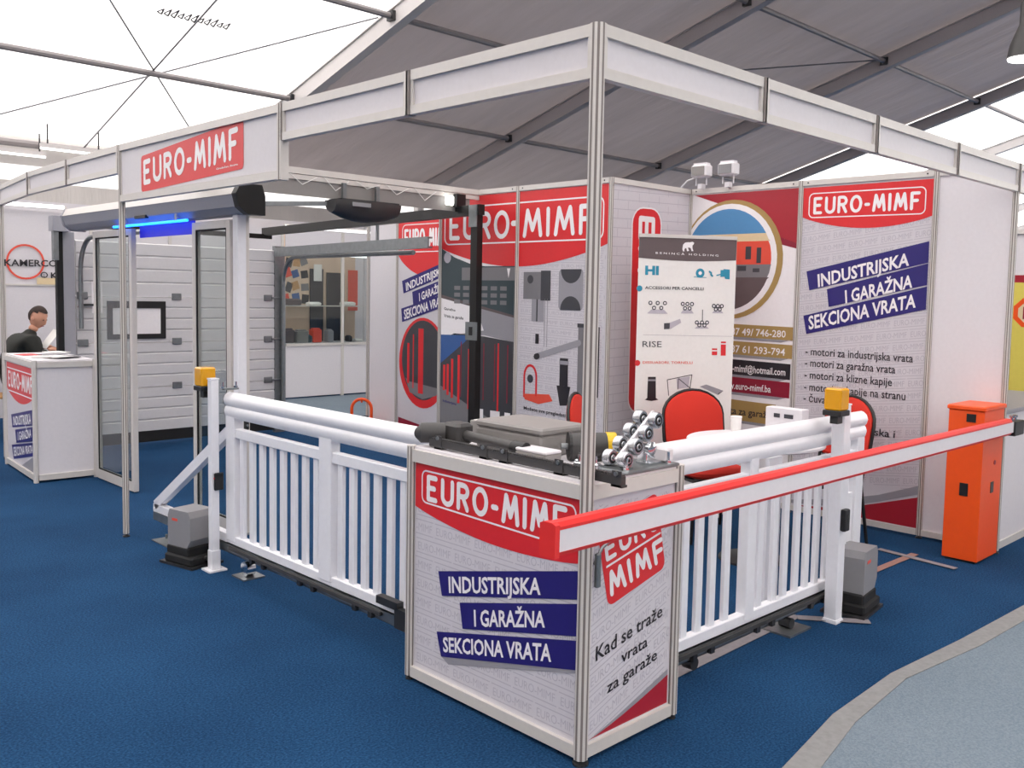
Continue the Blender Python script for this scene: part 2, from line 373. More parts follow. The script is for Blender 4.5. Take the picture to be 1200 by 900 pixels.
obj('fabric_seam', MB().cyl((2.0, 14.6, RZ(14.6) + .16), (5.9, 9.6, RZ(9.6) + .16), .012, 6), 'cable', ceil)
# faint lettering printed on the outside of the roof sheet, seen mirrored
def roofP(a, b, l): return (a, b, RZ(b) + .17)
mk = MB()
for k in range(11):
    x = 3.10 + k * .094; y = 10.74; h = .14 + .04 * ((k * 7) % 3)
    q4 = strip(roofP, [(x, y), (x + .05, y - h * .6), (x + .07, y + h * .3), (x + .01, y + h * .1)], .026, 0); mk.add(q4.v, q4.f)
sm = obj('roof_lettering', mk, 'pdark', ceil); sm['kind'] = 'stuff'
# side and end walls of the tent
wb = struct('wall_back', loc=(0, 15.3, 0))
for i in range(len(XS) - 1):
    x0, x1 = XS[i], XS[i + 1]
    obj('wall_fabric', box((x0, 15.28, 0), (x1, 15.3, 3.35)), 'fwall', wb)
    obj('window_strip', box((x0, 15.28, 3.35), (x1, 15.3, 3.62)), 'fwhite', wb)
    obj('eave_strip', box((x0, 15.28, 3.62), (x1, 15.3, 4.1)), 'fwall', wb)
for nm, X in (('wall_left', -9.), ('wall_right', 41.)):
    mb = MB(); zt = RZ(YR) + .3
    mb.add([(X, 15.3, 0), (X, -24, 0), (X, -24, zt - .288 * 19), (X, YR, zt), (X, 15.3, RZ(15.3) + .2)], [(0, 1, 2, 3, 4)])
    struct(nm, mb, 'fwall' if X < 0 else 'fwhite')
struct('wall_front', box((-9, -24.02, 0), (41, -24, 4.8)), 'fwall')

# ---------------------------------------------------------------- exhibition stand: posts, fascias, panels
def post(x, y, h, lab, r=.02, z0=0, group='aluminium stand posts', rz=0):
    t = thing('stand_post', lab, 'post', (x, y, z0), group)
    T = Matrix.Translation((x, y, 0)) @ Matrix.Rotation(rz, 4, 'Z')
    n = 8
    prof = [(r * math.cos(PI / 8 + k * PI / 4), r * math.sin(PI / 8 + k * PI / 4)) for k in range(n)]
    obj('post_profile', MB(T).prism(prof, (0, 0, z0 + .02), (0, 0, h), (1, 0, 0), (0, 1, 0)), 'alu', t)
    g = MB(T)
    for a in range(8):
        A = a * PI / 4; d = Vector((math.cos(A), math.sin(A), 0)); s_ = Vector((-d.y, d.x, 0)); R = r * math.cos(PI / 8) + .0004
        p = d * R; u = s_ * r * .16
        g.add([p - u + Vector((0, 0, z0 + .02)), p + u + Vector((0, 0, z0 + .02)), p + u + Vector((0, 0, h)), p - u + Vector((0, 0, h))], [(0, 1, 2, 3)])
    obj('profile_groove', g, 'groove', t)
    if z0 == 0: obj('levelling_foot', MB(T).lathe([(r * 1.1, 0), (r * 1.1, .008), (r * .4, .012), (r * .4, .022)], 12), 'dsteel', t)
    return t
post(0, 0, 2.5, 'tall aluminium corner post rising through the printed counter', r=.026)
post(0, 3.98, 2.5, 'free-standing aluminium post under the far end of the red sign board')
post(.24, 7.42, 2.5, 'slim aluminium post at the far end of the fascia beside the seated man')
post(4, 0, 2.5, 'aluminium end post at the outer edge of the blank white panel')

def fascia(a, b, lab, zb=2.325, zt=2.5, group='white fascia boards along the stand top'):
    a = Vector(a + (0,)); b = Vector(b + (0,)); d = (b - a).normalized(); nrm = Vector((d.y, -d.x, 0))
    if nrm.dot(Vector((-1, -1, 0))) < 0: nrm = -nrm
    t = thing('fascia_board', lab, 'fascia', (a.x, a.y, zb), group)
    a2 = a + d * .018; b2 = b - d * .018
    obj('infill_panel', MB().bar(a2 + Vector((0, 0, (zb + zt) / 2)), b2 + Vector((0, 0, (zb + zt) / 2)), .006, zt - zb - .07), 'board', t)
    for z in (zt - .02, zb + .018):
        obj('rail', MB().bar(a2 + Vector((0, 0, z)), b2 + Vector((0, 0, z)), .034, .04 if z > 2.4 else .036), 'alu', t)
    for p in (a2, b2):
        s_ = 1 if p is a2 else -1
        obj('end_strip', MB().bar(p + d * s_ * .006 + Vector((0, 0, zb + .036)), p + d * s_ * .006 + Vector((0, 0, zt - .04)), .014, .03, up=tuple(nrm)), 'alu', t)
        obj('seam', MB().bar(p - d * s_ * .012 + nrm * .0 + Vector((0, 0, zb)), p - d * s_ * .012 + Vector((0, 0, zt)), .022, .044, up=tuple(nrm)), 'groove' if s_ < 0 else 'alu', t)
    return t
nth = ['first', 'second', 'third', 'fourth']
for k in range(4):
    fascia((k, 0), (k + 1, 0), nth[k] + ' white fascia board from the corner post toward the orange cabinet side')
for k in range(2):
    fascia((0, k), (0, k + 1), nth[k] + ' white fascia board from the corner post toward the red sign')
FL = [(0, 4), (.03, 5.02), (.08, 6.05), (.24, 7.42)]
for k in range(3):
    fascia(FL[k], FL[k + 1], nth[k] + ' white fascia board beyond the red sign above the small counter')
for k in range(2): fascia((4 + k, 0), (5 + k, 0), nth[k] + ' fascia board of the neighbouring stand past the blank white panel')
# sign board
t = thing('sign_board', 'deep white fascia board carrying the small red rounded logo sign', 'sign', (0, 3, 2.15))
obj('infill_panel', box((-.004, 2.02, 2.19), (.004, 3.96, 2.46)), 'board', t)
for z in (2.48, 2.165): obj('rail', box((-.018, 2.02, z - .02), (.018, 3.96, z + .02)), 'alu', t)
obj('end_post', box((-.022, 1.985, 2.14), (.022, 2.02, 2.5)), 'alu', t)
obj('seam', box((-.0235, 1.998, 2.14), (-.0225, 2.006, 2.5)), 'groove', t)
P = planeX(-.005)
so = obj('red_sign', poly(P, rrect((3.66, 2.40), (2.38, 2.475), (2.38, 2.225), (3.66, 2.185), .12), 1), 'red', t)
obj('logo_lettering', logo_text(P, 'EURO-MIMF', ((3.61, 2.375), (2.45, 2.445), (2.45, 2.275), (3.61, 2.225)), 2, .2), 'pwhite', so)
obj('small_lettering', text(P, 'Gradačac, Bosna', ((2.68, 2.252), (2.44, 2.258), (2.44, 2.248), (2.68, 2.242)), 2), 'pwhite', so)
# the end of the board the sign overlaps: keep the sign on the board
# wall panels
def panel_X(x, y0, y1, lab, zt=2.5, base=.06, name='wall_panel', m='board', posts=True):
    t = thing(name, lab, 'wall panel', (x, (y0 + y1) / 2, 0), 'wall panels of the stand')
    obj('board', box((x, y0 + .018, base), (x + .006, y1 - .018, zt - .04)), m, t)
    obj('top_rail', box((x - .012, y0 + .018, zt - .04), (x + .02, y1 - .018, zt)), 'alu', t)
    obj('bottom_rail', box((x - .012, y0 + .018, 0.02), (x + .02, y1 - .018, base)), 'alu', t)
    for s_ in (.06, -.06):
        yy = (y0 if s_ > 0 else y1) + s_; obj('screw', MB().cyl((x - .0125, yy, zt - .02), (x - .016, yy, zt - .02), .006, 8), 'dsteel', t)
    return t
def panel_Y(y, x0, x1, lab, zt=2.5, base=.06, m='board'):
    t = thing('wall_panel', lab, 'wall panel', ((x0 + x1) / 2, y, 0), 'wall panels of the stand')
    obj('board', box((x0 + .018, y, base), (x1 - .018, y + .006, zt - .04)), m, t)
    obj('top_rail', box((x0 + .018, y - .012, zt - .04), (x1 - .018, y + .02, zt)), 'alu', t)
    obj('bottom_rail', box((x0 + .018, y - .012, .02), (x1 - .018, y + .02, base)), 'alu', t)
    return t
# posts of the walls
for x, y, lab in ((4, .5, 'wall post between the blank white panel and the service list panel'), (4, 1.5, 'wall post between the service list panel and the round photo panel'),
                  (4, 2.5, 'wall post in the inner corner behind the pull-up banner'), (3, 2.5, 'wall post at the front corner of the box-shaped cabin'),
                  (3, 3.5, 'wall post splitting the wide red logo of the cabin front'), (3, 4.5, 'wall post at the cabin corner behind the black steel post'),
                  (4, 5.5, 'wall post hidden beside the cabin on the far panel row'), (4, 6.5, 'wall post left of the half hidden red arch panel')):
    post(x, y, 2.5, lab, r=.02)
# blank white
panel_X(4, 0, .5, 'narrow blank white wall panel behind the orange barrier cabinet', m='white')
# list panel
t = panel_X(4, .5, 1.5, 'wall panel with red arch logo, navy bands and the list of motors', m='pgrey'); P = planeX(3.999)
faint_pattern(P, 1.48, .52, .32, 2.42, t, slope=.12)
ar = obj('red_arch', arch(P, 1.48, .52, 2.445, 2.23, 2.20, 2.12, 1), 'red', t)
obj('frame_line', strip(P, rrect((1.43, 2.40), (.57, 2.395), (.57, 2.215), (1.43, 2.225), .2), .008, 2, True), 'pwhite', ar)
obj('logo_lettering', logo_text(P, 'EURO-MIMF', ((1.385, 2.375), (.615, 2.37), (.615, 2.24), (1.385, 2.245)), 2, .17), 'pwhite', ar)
band(P, ((1.43, 1.83), (.53, 2.03), (.53, 1.885), (1.40, 1.69)), 2, t, 'INDUSTRIJSKA', ((1.34, 1.81), (.66, 1.96), (.66, 1.87), (1.33, 1.715)))
band(P, ((1.26, 1.70), (.53, 1.88), (.53, 1.735), (1.24, 1.57)), 2.2, t, 'I GARAŽNA', ((1.12, 1.695), (.63, 1.81), (.63, 1.72), (1.11, 1.60)))
band(P, ((1.44, 1.50), (.53, 1.725), (.53, 1.57), (1.41, 1.365)), 2.4, t, 'SEKCIONA VRATA', ((1.40, 1.50), (.60, 1.68), (.60, 1.585), (1.39, 1.40)))
for i, (s_, r, z) in enumerate((('- motori za industrijska vrata', .60, 1.215), ('- motori za garažna vrata', .72, 1.13), ('- motori za klizne kapije', .74, 1.04), ('- motori za kapije na stranu', .64, .95), ('- čuvari parkinga', .93, .865))):
    obj('lettering', text(P, s_, ((1.41, z + .055), (r, z + .05), (r, z - .01), (1.41, z - .005)), 2, .008), 'pblack', t)
obj('lettering', text(P, '- sistemi hrvatska i', ((1.35, .725), (.7, .725), (.7, .67), (1.35, .67)), 2, .008), 'pblack', t)
obj('grey_swoosh', poly(P, [(1.48, .075), (1.48, .10), (1.1, .17), (.8, .25), (.52, .36), (.52, .30), (.8, .20), (1.1, .11)], 2), 'pshade', t)
obj('dark_red_swoosh', poly(P, [(1.45, .065), (1.1, .10), (.8, .19), (.52, .28), (.52, .065)], 2.5), 'dred', t)
# round photo panel
t = panel_X(4, 1.5, 2.5, 'wall panel with round gold framed photo and contact stripes', m='pwhite')
obj('dark_red_block', poly(P, [(2.46, 2.45), (1.52, 2.45), (1.52, 2.04), (1.72, 2.11), (2.1, 2.33)], 1), 'dred', t)
obj('crimson_edge', poly(P, [(1.72, 2.11), (1.52, 2.04), (1.52, 2.0), (1.75, 2.06)], 1.2), 'lred', t)
cc = (2.10, 1.925); R = .44
gr = obj('gold_ring', disc(P, cc, R + .03, 2), 'gold', t)
obj('white_ring', disc(P, (cc[0] + .02, cc[1]), R, 2.6), 'pwhite', t)
def clipdisc(P, c, r, l, lo, hi, n=48):
    pts = []
    for k in range(n):
        a = 2 * PI * k / n; pts.append((c[0] + r * math.cos(a), min(max(c[1] + r * math.sin(a), c[1] + lo), c[1] + hi)))
    return poly(P, pts, l)
r2 = R - .04; cc2 = (cc[0] + .03, cc[1])
ph = obj('photo_sky', clipdisc(P, cc2, r2, 3.2, .2, r2), 'sky', t)
obj('photo_cloud', clipdisc(P, cc2, r2, 3.2, .14, .2), 'cream', ph)
obj('photo_hall', clipdisc(P, cc2, r2, 3.2, -.04, .14), 'pred2', ph)
obj('photo_cars', clipdisc(P, cc2, r2, 3.2, -.14, -.04), 'pmid', ph)
obj('photo_yard', clipdisc(P, cc2, r2, 3.2, -r2, -.14), 'pbrown', ph)
dk = MB()
for a, b, c_, d in ((.08, .03, .03, .08), (-.02, .02, .05, .06), (-.17, .0, .05, .1), (-.27, -.03, .04, .12), (.2, -.05, .06, .05), (-.1, -.09, .08, .04), (-.24, -.1, .06, .03)):
    q4 = poly(P, [(cc2[0] + a, cc2[1] + b), (cc2[0] + a - c_, cc2[1] + b), (cc2[0] + a - c_, cc2[1] + b + d), (cc2[0] + a, cc2[1] + b + d)], 3.8); dk.add(q4.v, q4.f)
obj('photo_openings', dk, 'pdark', ph)
for s_, m, z0, z1, ye in (('+387 49/ 746-280', 'gold', 1.31, 1.41, 1.52), ('+387 61 293-794', 'gold', 1.17, 1.275, 1.52), ('euro-mimf@hotmail.com', 'pblack', 1.01, 1.13, 1.53), ('www.euro-mimf.ba', 'lred', .87, .99, 1.53), ('vrata za garaže', 'gold', .65, .81, 1.64)):
    mid = (z0 + z1) / 2; h = .03; e = {'gold': 'pwhite', 'pblack': 'pwhite', 'lred': 'pwhite'}[m]
    yr = ye + (.06 if s_[0] == '+' else .04 if '@' in s_ else .16 if 'www' in s_ else .04)
    if s_.startswith('vrata'): e = 'pblack'
    band(P, ((2.3, z1 + .01), (ye, z1), (ye, z0), (2.3, z0 + .01)), 2, t, s_, ((2.15, mid + h), (yr, mid + h - .005), (yr, mid - h), (2.15, mid - h)), .012, m, e)
    o = obj('grey_shadow_print', poly(P, [(2.3, z0 + .01), (ye + .03, z0), (ye + .1, z0 - .02), (2.3, z0 - .012)], 1.5), 'pshade', t)

# cabin side (parallel to the X axis)
t = panel_Y(2.5, 3, 4, 'cabin side panel with the brick pattern and upright red strip', m='pgrey'); PY = planeY(2.499)
mbp = MB()
for r in range(34):
    z = .1 + r * .07
    q4 = strip(PY, [(3.03, z), (3.97, z + .03)], .005, -.6); mbp.add(q4.v, q4.f)
    for k in range(4):
        x = 3.08 + k * .25 + (.12 if r % 2 else 0)
        if x < 3.95: q4 = strip(PY, [(x, z + .004), (x, z + .065)], .005, -.6); mbp.add(q4.v, q4.f)
o = obj('brick_lines', mbp, 'pfaint', t); o['kind'] = 'stuff'
rs = obj('red_strip', poly(PY, rrect((3.25, 2.3), (3.61, 2.31), (3.61, .74), (3.26, .70), .08), 1), 'red', t)
obj('logo_letter', logo_text(PY, 'E', ((3.33, 2.22), (3.33, 2.06), (3.53, 2.06), (3.53, 2.22)), 2, .22, .4), 'pwhite', rs); obj('logo_letter', logo_text(PY, 'U', ((3.33, 1.99), (3.33, 1.82), (3.53, 1.82), (3.53, 1.99)), 2, .22, .4), 'pwhite', rs)
obj('strip_edge', strip(PY, rrect((3.25, 2.3), (3.61, 2.31), (3.61, .74), (3.26, .70), .08), .012, 2, True), 'pwhite', rs)

# cabin front: two panels with one logo running over both
P = planeX(2.999)
ta = panel_X(3, 3.5, 4.5, 'cabin front panel with photos of garages under the first half logo', m='pwhite')
tb = panel_X(3, 2.5, 3.5, 'cabin front panel with barrier and bollard products under red logo', m='pgrey')
def archz(y):  # bottom edge of the wide arch
    u = (y - 2.52) / (4.48 - 2.52); return 2.01 - .165 * math.sin(PI * u) ** .9
for tt, y1, y0 in ((ta, 4.48, 3.52), (tb, 3.48, 2.52)):
    pts = [(y1, 2.455), (y0, 2.455)] + [(y0 + (y1 - y0) * k / 12, archz(y0 + (y1 - y0) * k / 12)) for k in range(13)]
    obj('red_arch', poly(P, pts, 1), 'red', tt)
def frame_part(y1, y0, tt, leftend):
    z1 = 2.365; z0 = 2.045; r = .06
    if leftend: pts = [(y0, z1), (y1 - r, z1)] + [(y1 - r + r * math.sin(a * PI / 10), z1 - r + r * math.cos(a * PI / 10)) for a in range(6)] + [(y1 - r + r * math.cos(a * PI / 10), z0 + r - r * math.sin(a * PI / 10)) for a in range(6)] + [(y0, z0)]
    else: pts = [(y1, z1), (y0 + r, z1)] + [(y0 + r - r * math.sin(a * PI / 10), z1 - r + r * math.cos(a * PI / 10)) for a in range(6)] + [(y0 + r - r * math.cos(a * PI / 10), z0 + r - r * math.sin(a * PI / 10)) for a in range(6)] + [(y1, z0)]
    obj('frame_line', strip(P, pts, .012, 2), 'pwhite', tt)
frame_part(4.44, 3.52, ta, True); frame_part(3.48, 2.57, tb, False)
obj('logo_lettering', logo_text(P, 'EURO', ((4.36, 2.325), (3.62, 2.32), (3.62, 2.07), (4.36, 2.075)), 2, .155, .34), 'pwhite', ta)
obj('logo_lettering', logo_text(P, 'MIMF', ((3.42, 2.32), (2.68, 2.325), (2.68, 2.075), (3.42, 2.07)), 2, .155, .34), 'pwhite', tb)
obj('logo_dash', strip(P, [(3.56, 2.2), (3.52, 2.2)], .045, 2), 'pwhite', ta)
# photos on first cabin panel
def R4(P, y1, y0, z1, z0, l): return poly(P, [(y1, z1), (y0, z1), (y0, z0), (y1, z0)], l)
g1 = obj('garage_photo', poly(P, [(4.48, 2.01), (4.3, 1.93), (4.1, 1.875), (3.9, 1.85), (3.52, 1.85), (3.52, 1.43), (4.48, 1.60)], 1.4), 'pgreen', ta)
obj('photo_roof', R4(P, 4.2, 3.52, 1.84, 1.73, 2.0), 'pmid', g1)
mm = MB()
for k in range(6):
    for z in (1.68, 1.62, 1.56): q4 = R4(P, 4.30 - k * .12, 4.22 - k * .12, z, z - .035, 2.2); mm.add(q4.v, q4.f)
obj('photo_door_boards', mm, 'pmid', g1)
obj('photo_road', poly(P, [(4.48, 1.60), (3.52, 1.44), (3.52, 1.42), (4.48, 1.57)], 2.0), 'pbrown', g1)
obj('photo_tree', disc(P, (4.40, 1.93), .05, 2.2, 12), 'pfaint', g1)
obj('photo_spotlight', poly(P, [(3.62, 1.83), (3.58, 1.83), (3.60, 1.75)], 2.4), 'pwhite', g1)
sw = obj('pale_swoosh', poly(P, [(4.48, 1.57), (3.52, 1.42), (3.52, 1.22), (3.9, 1.26), (4.48, 1.19)], 1.3), 'pshade', ta)
obj('pale_caption_field', poly(P, [(4.48, 1.57), (4.0, 1.49), (3.9, 1.30), (4.48, 1.22)], 1.6), 'pwhite', ta)
obj('lettering', text(P, 'Garažna', ((4.44, 1.49), (4.28, 1.475), (4.28, 1.455), (4.44, 1.465)), 2.2), 'pblack', ta)
obj('lettering', text(P, 'Vrata za garaže', ((4.44, 1.43), (4.17, 1.41), (4.17, 1.385), (4.44, 1.40)), 2.2), 'pblack', ta)
g2 = obj('garage_row_photo', poly(P, [(4.48, 1.18), (4.3, 1.26), (3.9, 1.25), (3.52, 1.22), (3.52, .07), (4.48, .07)], 1.6), 'pdark', ta)
obj('photo_canopy', poly(P, [(4.48, 1.24), (4.05, 1.25), (4.48, .98)], 2.2), 'pblue', g2)
for k, (y, z1, z0, wd) in enumerate(((4.44, .97, .74, .03), (4.39, .98, .7, .03), (4.33, 1.03, .68, .03), (4.24, 1.07, .64, .03), (4.10, 1.13, .60, .025), (3.72, 1.2, .5, .02))):
    obj('photo_red_post', R4(P, y, y - wd, z1, z0, 2.4), 'red', g2)
obj('photo_pavement', poly(P, [(4.48, .78), (4.1, .64), (3.75, .53), (3.95, .40), (4.48, .36)], 2.2), 'pmid', g2)
obj('photo_caption', text(P, 'Industrijska', ((4.44, .66), (4.25, .64), (4.25, .62), (4.44, .635)), 3), 'navy', g2)
for k, (y, wd) in enumerate(((3.95, .06), (3.80, .12), (3.62, .07))): obj('photo_white_stand', R4(P, y, y - wd, .62, .5, 3), 'pwhite', g2)
for k, y in enumerate((4.2, 4.05, 3.9, 3.76, 3.6)): obj('photo_red_edge', R4(P, y, y - .012, 1.19, .7, 2.6), 'lred', g2)
# products on second cabin panel
faint_pattern(P, 3.46, 2.54, .1, 1.98, tb, slope=-.03, cw=.3, ch=.075)
pr = obj('door_motor_print', R4(P, 3.42, 3.12, 1.80, 1.58, 1.5), 'pmid', tb)
obj('print_shade', R4(P, 3.22, 3.11, 1.81, 1.57, 2), 'pdark', pr); obj('print_dial', disc(P, (3.34, 1.74), .035, 2.4, 14), 'pdark', pr)
obj('print_motor_foot', R4(P, 3.32, 3.18, 1.58, 1.40, 1.8), 'pshade', pr); obj('print_foot_line', R4(P, 3.265, 3.25, 1.58, 1.40, 2.2), 'pdark', pr)
obj('print_chain', strip(P, [(3.17, 1.58), (3.17, 1.2)], .006, 1.8), 'pshade', pr); obj('print_chain', strip(P, [(3.14, 1.58), (3.14, 1.2)], .006, 1.8), 'pshade', pr)
obj('print_remote', R4(P, 3.27, 3.23, 1.30, 1.22, 1.8), 'pblack', pr)
se = obj('sensor_print', poly(P, rrect((3.02, 1.82), (2.76, 1.82), (2.76, 1.50), (3.02, 1.50), .1), 1.5), 'pshade', tb)
obj('print_cap', disc(P, (2.89, 1.82), .11, 2, 16, a0=PI, a1=2 * PI), 'pdark', se); obj('print_cap', disc(P, (2.89, 1.50), .11, 2, 16, a0=0, a1=PI), 'pdark', se)
bp = obj('barrier_print', R4(P, 2.80, 2.62, 1.38, .84, 1.5), 'pmid', tb)
obj('print_dark_side', R4(P, 2.66, 2.58, 1.38, .84, 2), 'pblack', bp)
obj('print_boom', strip(P, [(3.24, 1.12), (2.79, 1.25)], .05, 2), 'pshade', bp); obj('print_boom_tip', strip(P, [(3.26, 1.115), (3.24, 1.12)], .05, 2.4), 'pblack', bp)
obj('print_box_lid', R4(P, 2.81, 2.60, 1.40, 1.37, 2.4), 'pdark', bp)
bo = obj('bollard_print', R4(P, 2.99, 2.90, 1.12, .90, 1.5), 'pblack', tb)
obj('print_ring', R4(P, 2.995, 2.895, 1.10, 1.07, 2), 'pshade', bo); obj('print_bollard_skirt', poly(P, [(3.02, .90), (2.87, .90), (2.90, .75), (2.98, .74)], 2), 'pblack', bo)
pk = obj('parking_guard_print', strip(P, [(3.39, .78), (3.39, .95)] + [(3.32 + .07 * math.cos(a * PI / 8), .95 + .09 * math.sin(a * PI / 8)) for a in range(9)] + [(3.25, .80)], .02, 1.6), 'red', tb)
obj('print_sign_disc', disc(P, (3.32, .93), .035, 2, 14, 1, 0, 2 * PI), 'pdark', pk); obj('print_guard_base', poly(P, [(3.40, .80), (3.10, .82), (3.06, .77), (3.22, .73), (3.38, .755)], 2), 'pred2', pk)
obj('lettering', text(P, 'Možete sve pregledati u našem', ((3.39, .70), (2.72, .68), (2.72, .65), (3.39, .67)), 2), 'pblack', tb)
obj('lettering', text(P, 'salonu', ((2.9, .64), (2.72, .635), (2.72, .61), (2.9, .615)), 2), 'pblack', tb)
obj('print_arrow', poly(P, [(2.70, 1.62), (2.61, 1.56), (2.70, 1.50)], 2), 'pblack', tb)

# cabin return and far panel row
t = thing('wall_panel', 'plain cabin end panel facing the garage door', 'wall panel', (3.5, 4.5, 0), 'wall panels of the stand')
obj('board', box((3.02, 4.497, .06), (3.98, 4.503, 2.46)), 'board', t); obj('top_rail', box((3.02, 4.488, 2.46), (3.98, 4.512, 2.5)), 'alu', t); obj('bottom_rail', box((3.02, 4.488, .02), (3.98, 4.512, .06)), 'alu', t)
t = panel_X(4, 5.5, 6.5, 'half hidden wall panel with red arch and oval garage picture', m='pgrey'); P = planeX(3.999)
ar = obj('red_arch', arch(P, 6.48, 5.52, 2.445, 2.02, 2.02, 1.80, 1), 'red', t)
obj('frame_line', strip(P, rrect((6.41, 2.36), (5.59, 2.36), (5.59, 2.06), (6.41, 2.06), .2), .01, 2, True), 'pwhite', ar)
obj('logo_lettering', logo_text(P, 'EURO-MIMF', ((6.36, 2.32), (5.62, 2.32), (5.62, 2.11), (6.36, 2.11)), 2, .15), 'pwhite', ar)
band(P, ((6.41, 1.74), (5.53, 1.98), (5.53, 1.83), (6.38, 1.60)), 2, t, 'INDUSTRIJSKA', ((6.34, 1.72), (5.66, 1.91), (5.66, 1.83), (6.33, 1.63)))
band(P, ((6.22, 1.62), (5.53, 1.80), (5.53, 1.65), (6.20, 1.47)), 2.2, t, 'I GARAŽNA', ((6.1, 1.61), (5.66, 1.73), (5.66, 1.65), (6.09, 1.52)))
band(P, ((6.42, 1.43), (5.53, 1.64), (5.53, 1.50), (6.40, 1.28)), 2.4, t, 'SEKCIONA VRATA', ((6.37, 1.42), (5.62, 1.60), (5.62, 1.51), (6.36, 1.31)))
ov = obj('red_ring', disc(P, (6.02, .84), .50, 2, 40, .86), 'red', t); obj('oval_photo', disc(P, (6.02, .87), .44, 2.6, 40, .86), 'pdark', ov)
for y, wd, z1, z0 in ((6.30, .04, 1.05, .6), (6.10, .09, 1.22, .5), (6.2, .02, 1.15, .55)): obj('photo_red_post', R4(P, y, y - wd, z1, z0, 3.2), 'red', ov)
obj('photo_floor', poly(P, [(6.33, .66), (6.25, .62), (5.72, .58), (5.78, .5), (6.02, .44), (6.25, .5)], 3), 'pmid', ov)
obj('dark_red_foot', poly(P, [(6.46, .20), (5.54, .09), (5.54, .065), (6.46, .065)], 2), 'lred', t)
panel_X(4, 4.5, 5.5, 'plain far wall panel mostly behind the cabin', m='board')
panel_X(4, 6.5, 7.05, 'narrow plain white wall panel behind the orange parking guard', m='board')
post(4, 7.07, 2.5, 'wall post closing the far row beside the pale aisle')

# aluminium beam over the entrance with a sagging fabric valance
t = thing('entrance_beam', 'aluminium beam with grey valance from the sign board to the cabin', 'beam', (1.5, 4, 2.3))
obj('top_rail', box((.02, 3.98, 2.455), (3.0, 4.02, 2.50)), 'alu', t); obj('lower_rail', box((.02, 3.985, 2.415), (3.0, 4.015, 2.45)), 'alu', t)
obj('valance', box((.03, 3.995, 2.30), (2.9, 4.003, 2.415)), 'lplastic', t)
mb = MB()
for k in range(7): x = .9 + k * .28; mb.tube([(x, 3.975, 2.45), (x + .1, 3.972, 2.40 - .02 * (k % 3)), (x + .22, 3.975, 2.44)], .003, 5)
tag(obj('light_cable', mb, 'paper'), 'thin white cables looped along the entrance beam', 'cable')
t = thing('strip_lamp', 'small bright lamp at the cabin end of the entrance beam', 'lamp', (2.62, 3.96, 2.36))
obj('housing', box((2.70, 3.93, 2.33), (2.80, 3.97, 2.44)), 'black', t); obj('lens', box((2.60, 3.93, 2.34), (2.68, 3.965, 2.42), .01), 'lampw', t)

# ---------------------------------------------------------------- printed corner counter
t = thing('corner_counter', 'printed white counter built around the tall corner post', 'counter', (.26, .48, 0))
CW, CD, CH = .97, .52, .985
obj('worktop', box((.0, .0, CH - .012), (CD, CW, CH)), 'white', t)
for n_, (a, b) in {'front_panel': ((.004, .02), (.010, CW - .02)), 'side_panel': ((.03, .004), (CD - .02, .010)), 'back_panel': ((CD - .010, .02), (CD - .004, CW - .02)), 'end_panel': ((.03, CW - .010), (CD - .02, CW - .004))}.items():
    obj(n_, box((a[0], a[1], .06), (b[0], b[1], CH - .06)), 'pgrey' if n_ in ('front_panel', 'side_panel') else 'white', t)
for z in (.04, CH - .035):
    h = .022 if z < .5 else .025
    obj('rail', box((-.012, .02, z - h), (.016, CW - .02, z + h)), 'alu', t); obj('rail', box((.02, -.012, z - h), (CD - .02, .016, z + h)), 'alu', t)
    obj('rail', box((CD - .016, .02, z - h), (CD + .012, CW - .02, z + h)), 'alu', t); obj('rail', box((.02, CW - .016, z - h), (CD - .02, CW + .012, z + h)), 'alu', t)
for x, y in ((0, CW), (CD, 0), (CD, CW)):
    prof = [(.02 * math.cos(PI / 8 + k * PI / 4), .02 * math.sin(PI / 8 + k * PI / 4)) for k in range(8)]
    pp = obj('post', MB(Matrix.Translation((x, y, 0))).prism(prof, (0, 0, .02), (0, 0, CH + .004), (1, 0, 0), (0, 1, 0)), 'alu', t)
    g = MB()
    for dx, dy in ((-1, 0), (0, -1), (-.7071, -.7071), (.7071, -.7071), (-.7071, .7071)):
        c_ = Vector((x, y, 0)) + Vector((dx, dy, 0)) * .0189; s_ = Vector((-dy, dx, 0)) * .003
        g.add([c_ - s_ + Vector((0, 0, .02)), c_ + s_ + Vector((0, 0, .02)), c_ + s_ + Vector((0, 0, CH)), c_ - s_ + Vector((0, 0, CH))], [(0, 1, 2, 3)])
    obj('profile_groove', g, 'groove', pp)
    obj('foot', MB().lathe([(.016, 0), (.016, .008), (.008, .01), (.008, .022)], 10, (x, y, 0)), 'dsteel', pp)
P = planeX(.0035)
faint_pattern(P, .94, .03, .075, .90, t, slope=0, cw=.235, ch=.078)
ar = obj('red_arch', arch(P, .945, .025, .922, .74, .70, .655, 1), 'red', t)
obj('frame_line', strip(P, rrect((.90, .895), (.05, .895), (.05, .745), (.90, .765), .2), .007, 2, True), 'pwhite', ar)
obj('logo_lettering', logo_text(P, 'EURO-MIMF', ((.86, .882), (.10, .888), (.10, .762), (.86, .772)), 2, .195), 'pwhite', ar)
band(P, ((.79, .50), (.025, .675), (.025, .575), (.765, .405)), 2, t, 'INDUSTRIJSKA', ((.725, .495), (.21, .61), (.21, .548), (.72, .43)))
band(P, ((.655, .405), (.025, .56), (.025, .445), (.635, .305)), 2.2, t, 'I GARAŽNA', ((.57, .40), (.185, .495), (.185, .435), (.565, .335)))
band(P, ((.795, .25), (.025, .43), (.025, .325), (.765, .155)), 2.4, t, 'SEKCIONA VRATA', ((.755, .24), (.15, .385), (.15, .32), (.75, .18)))
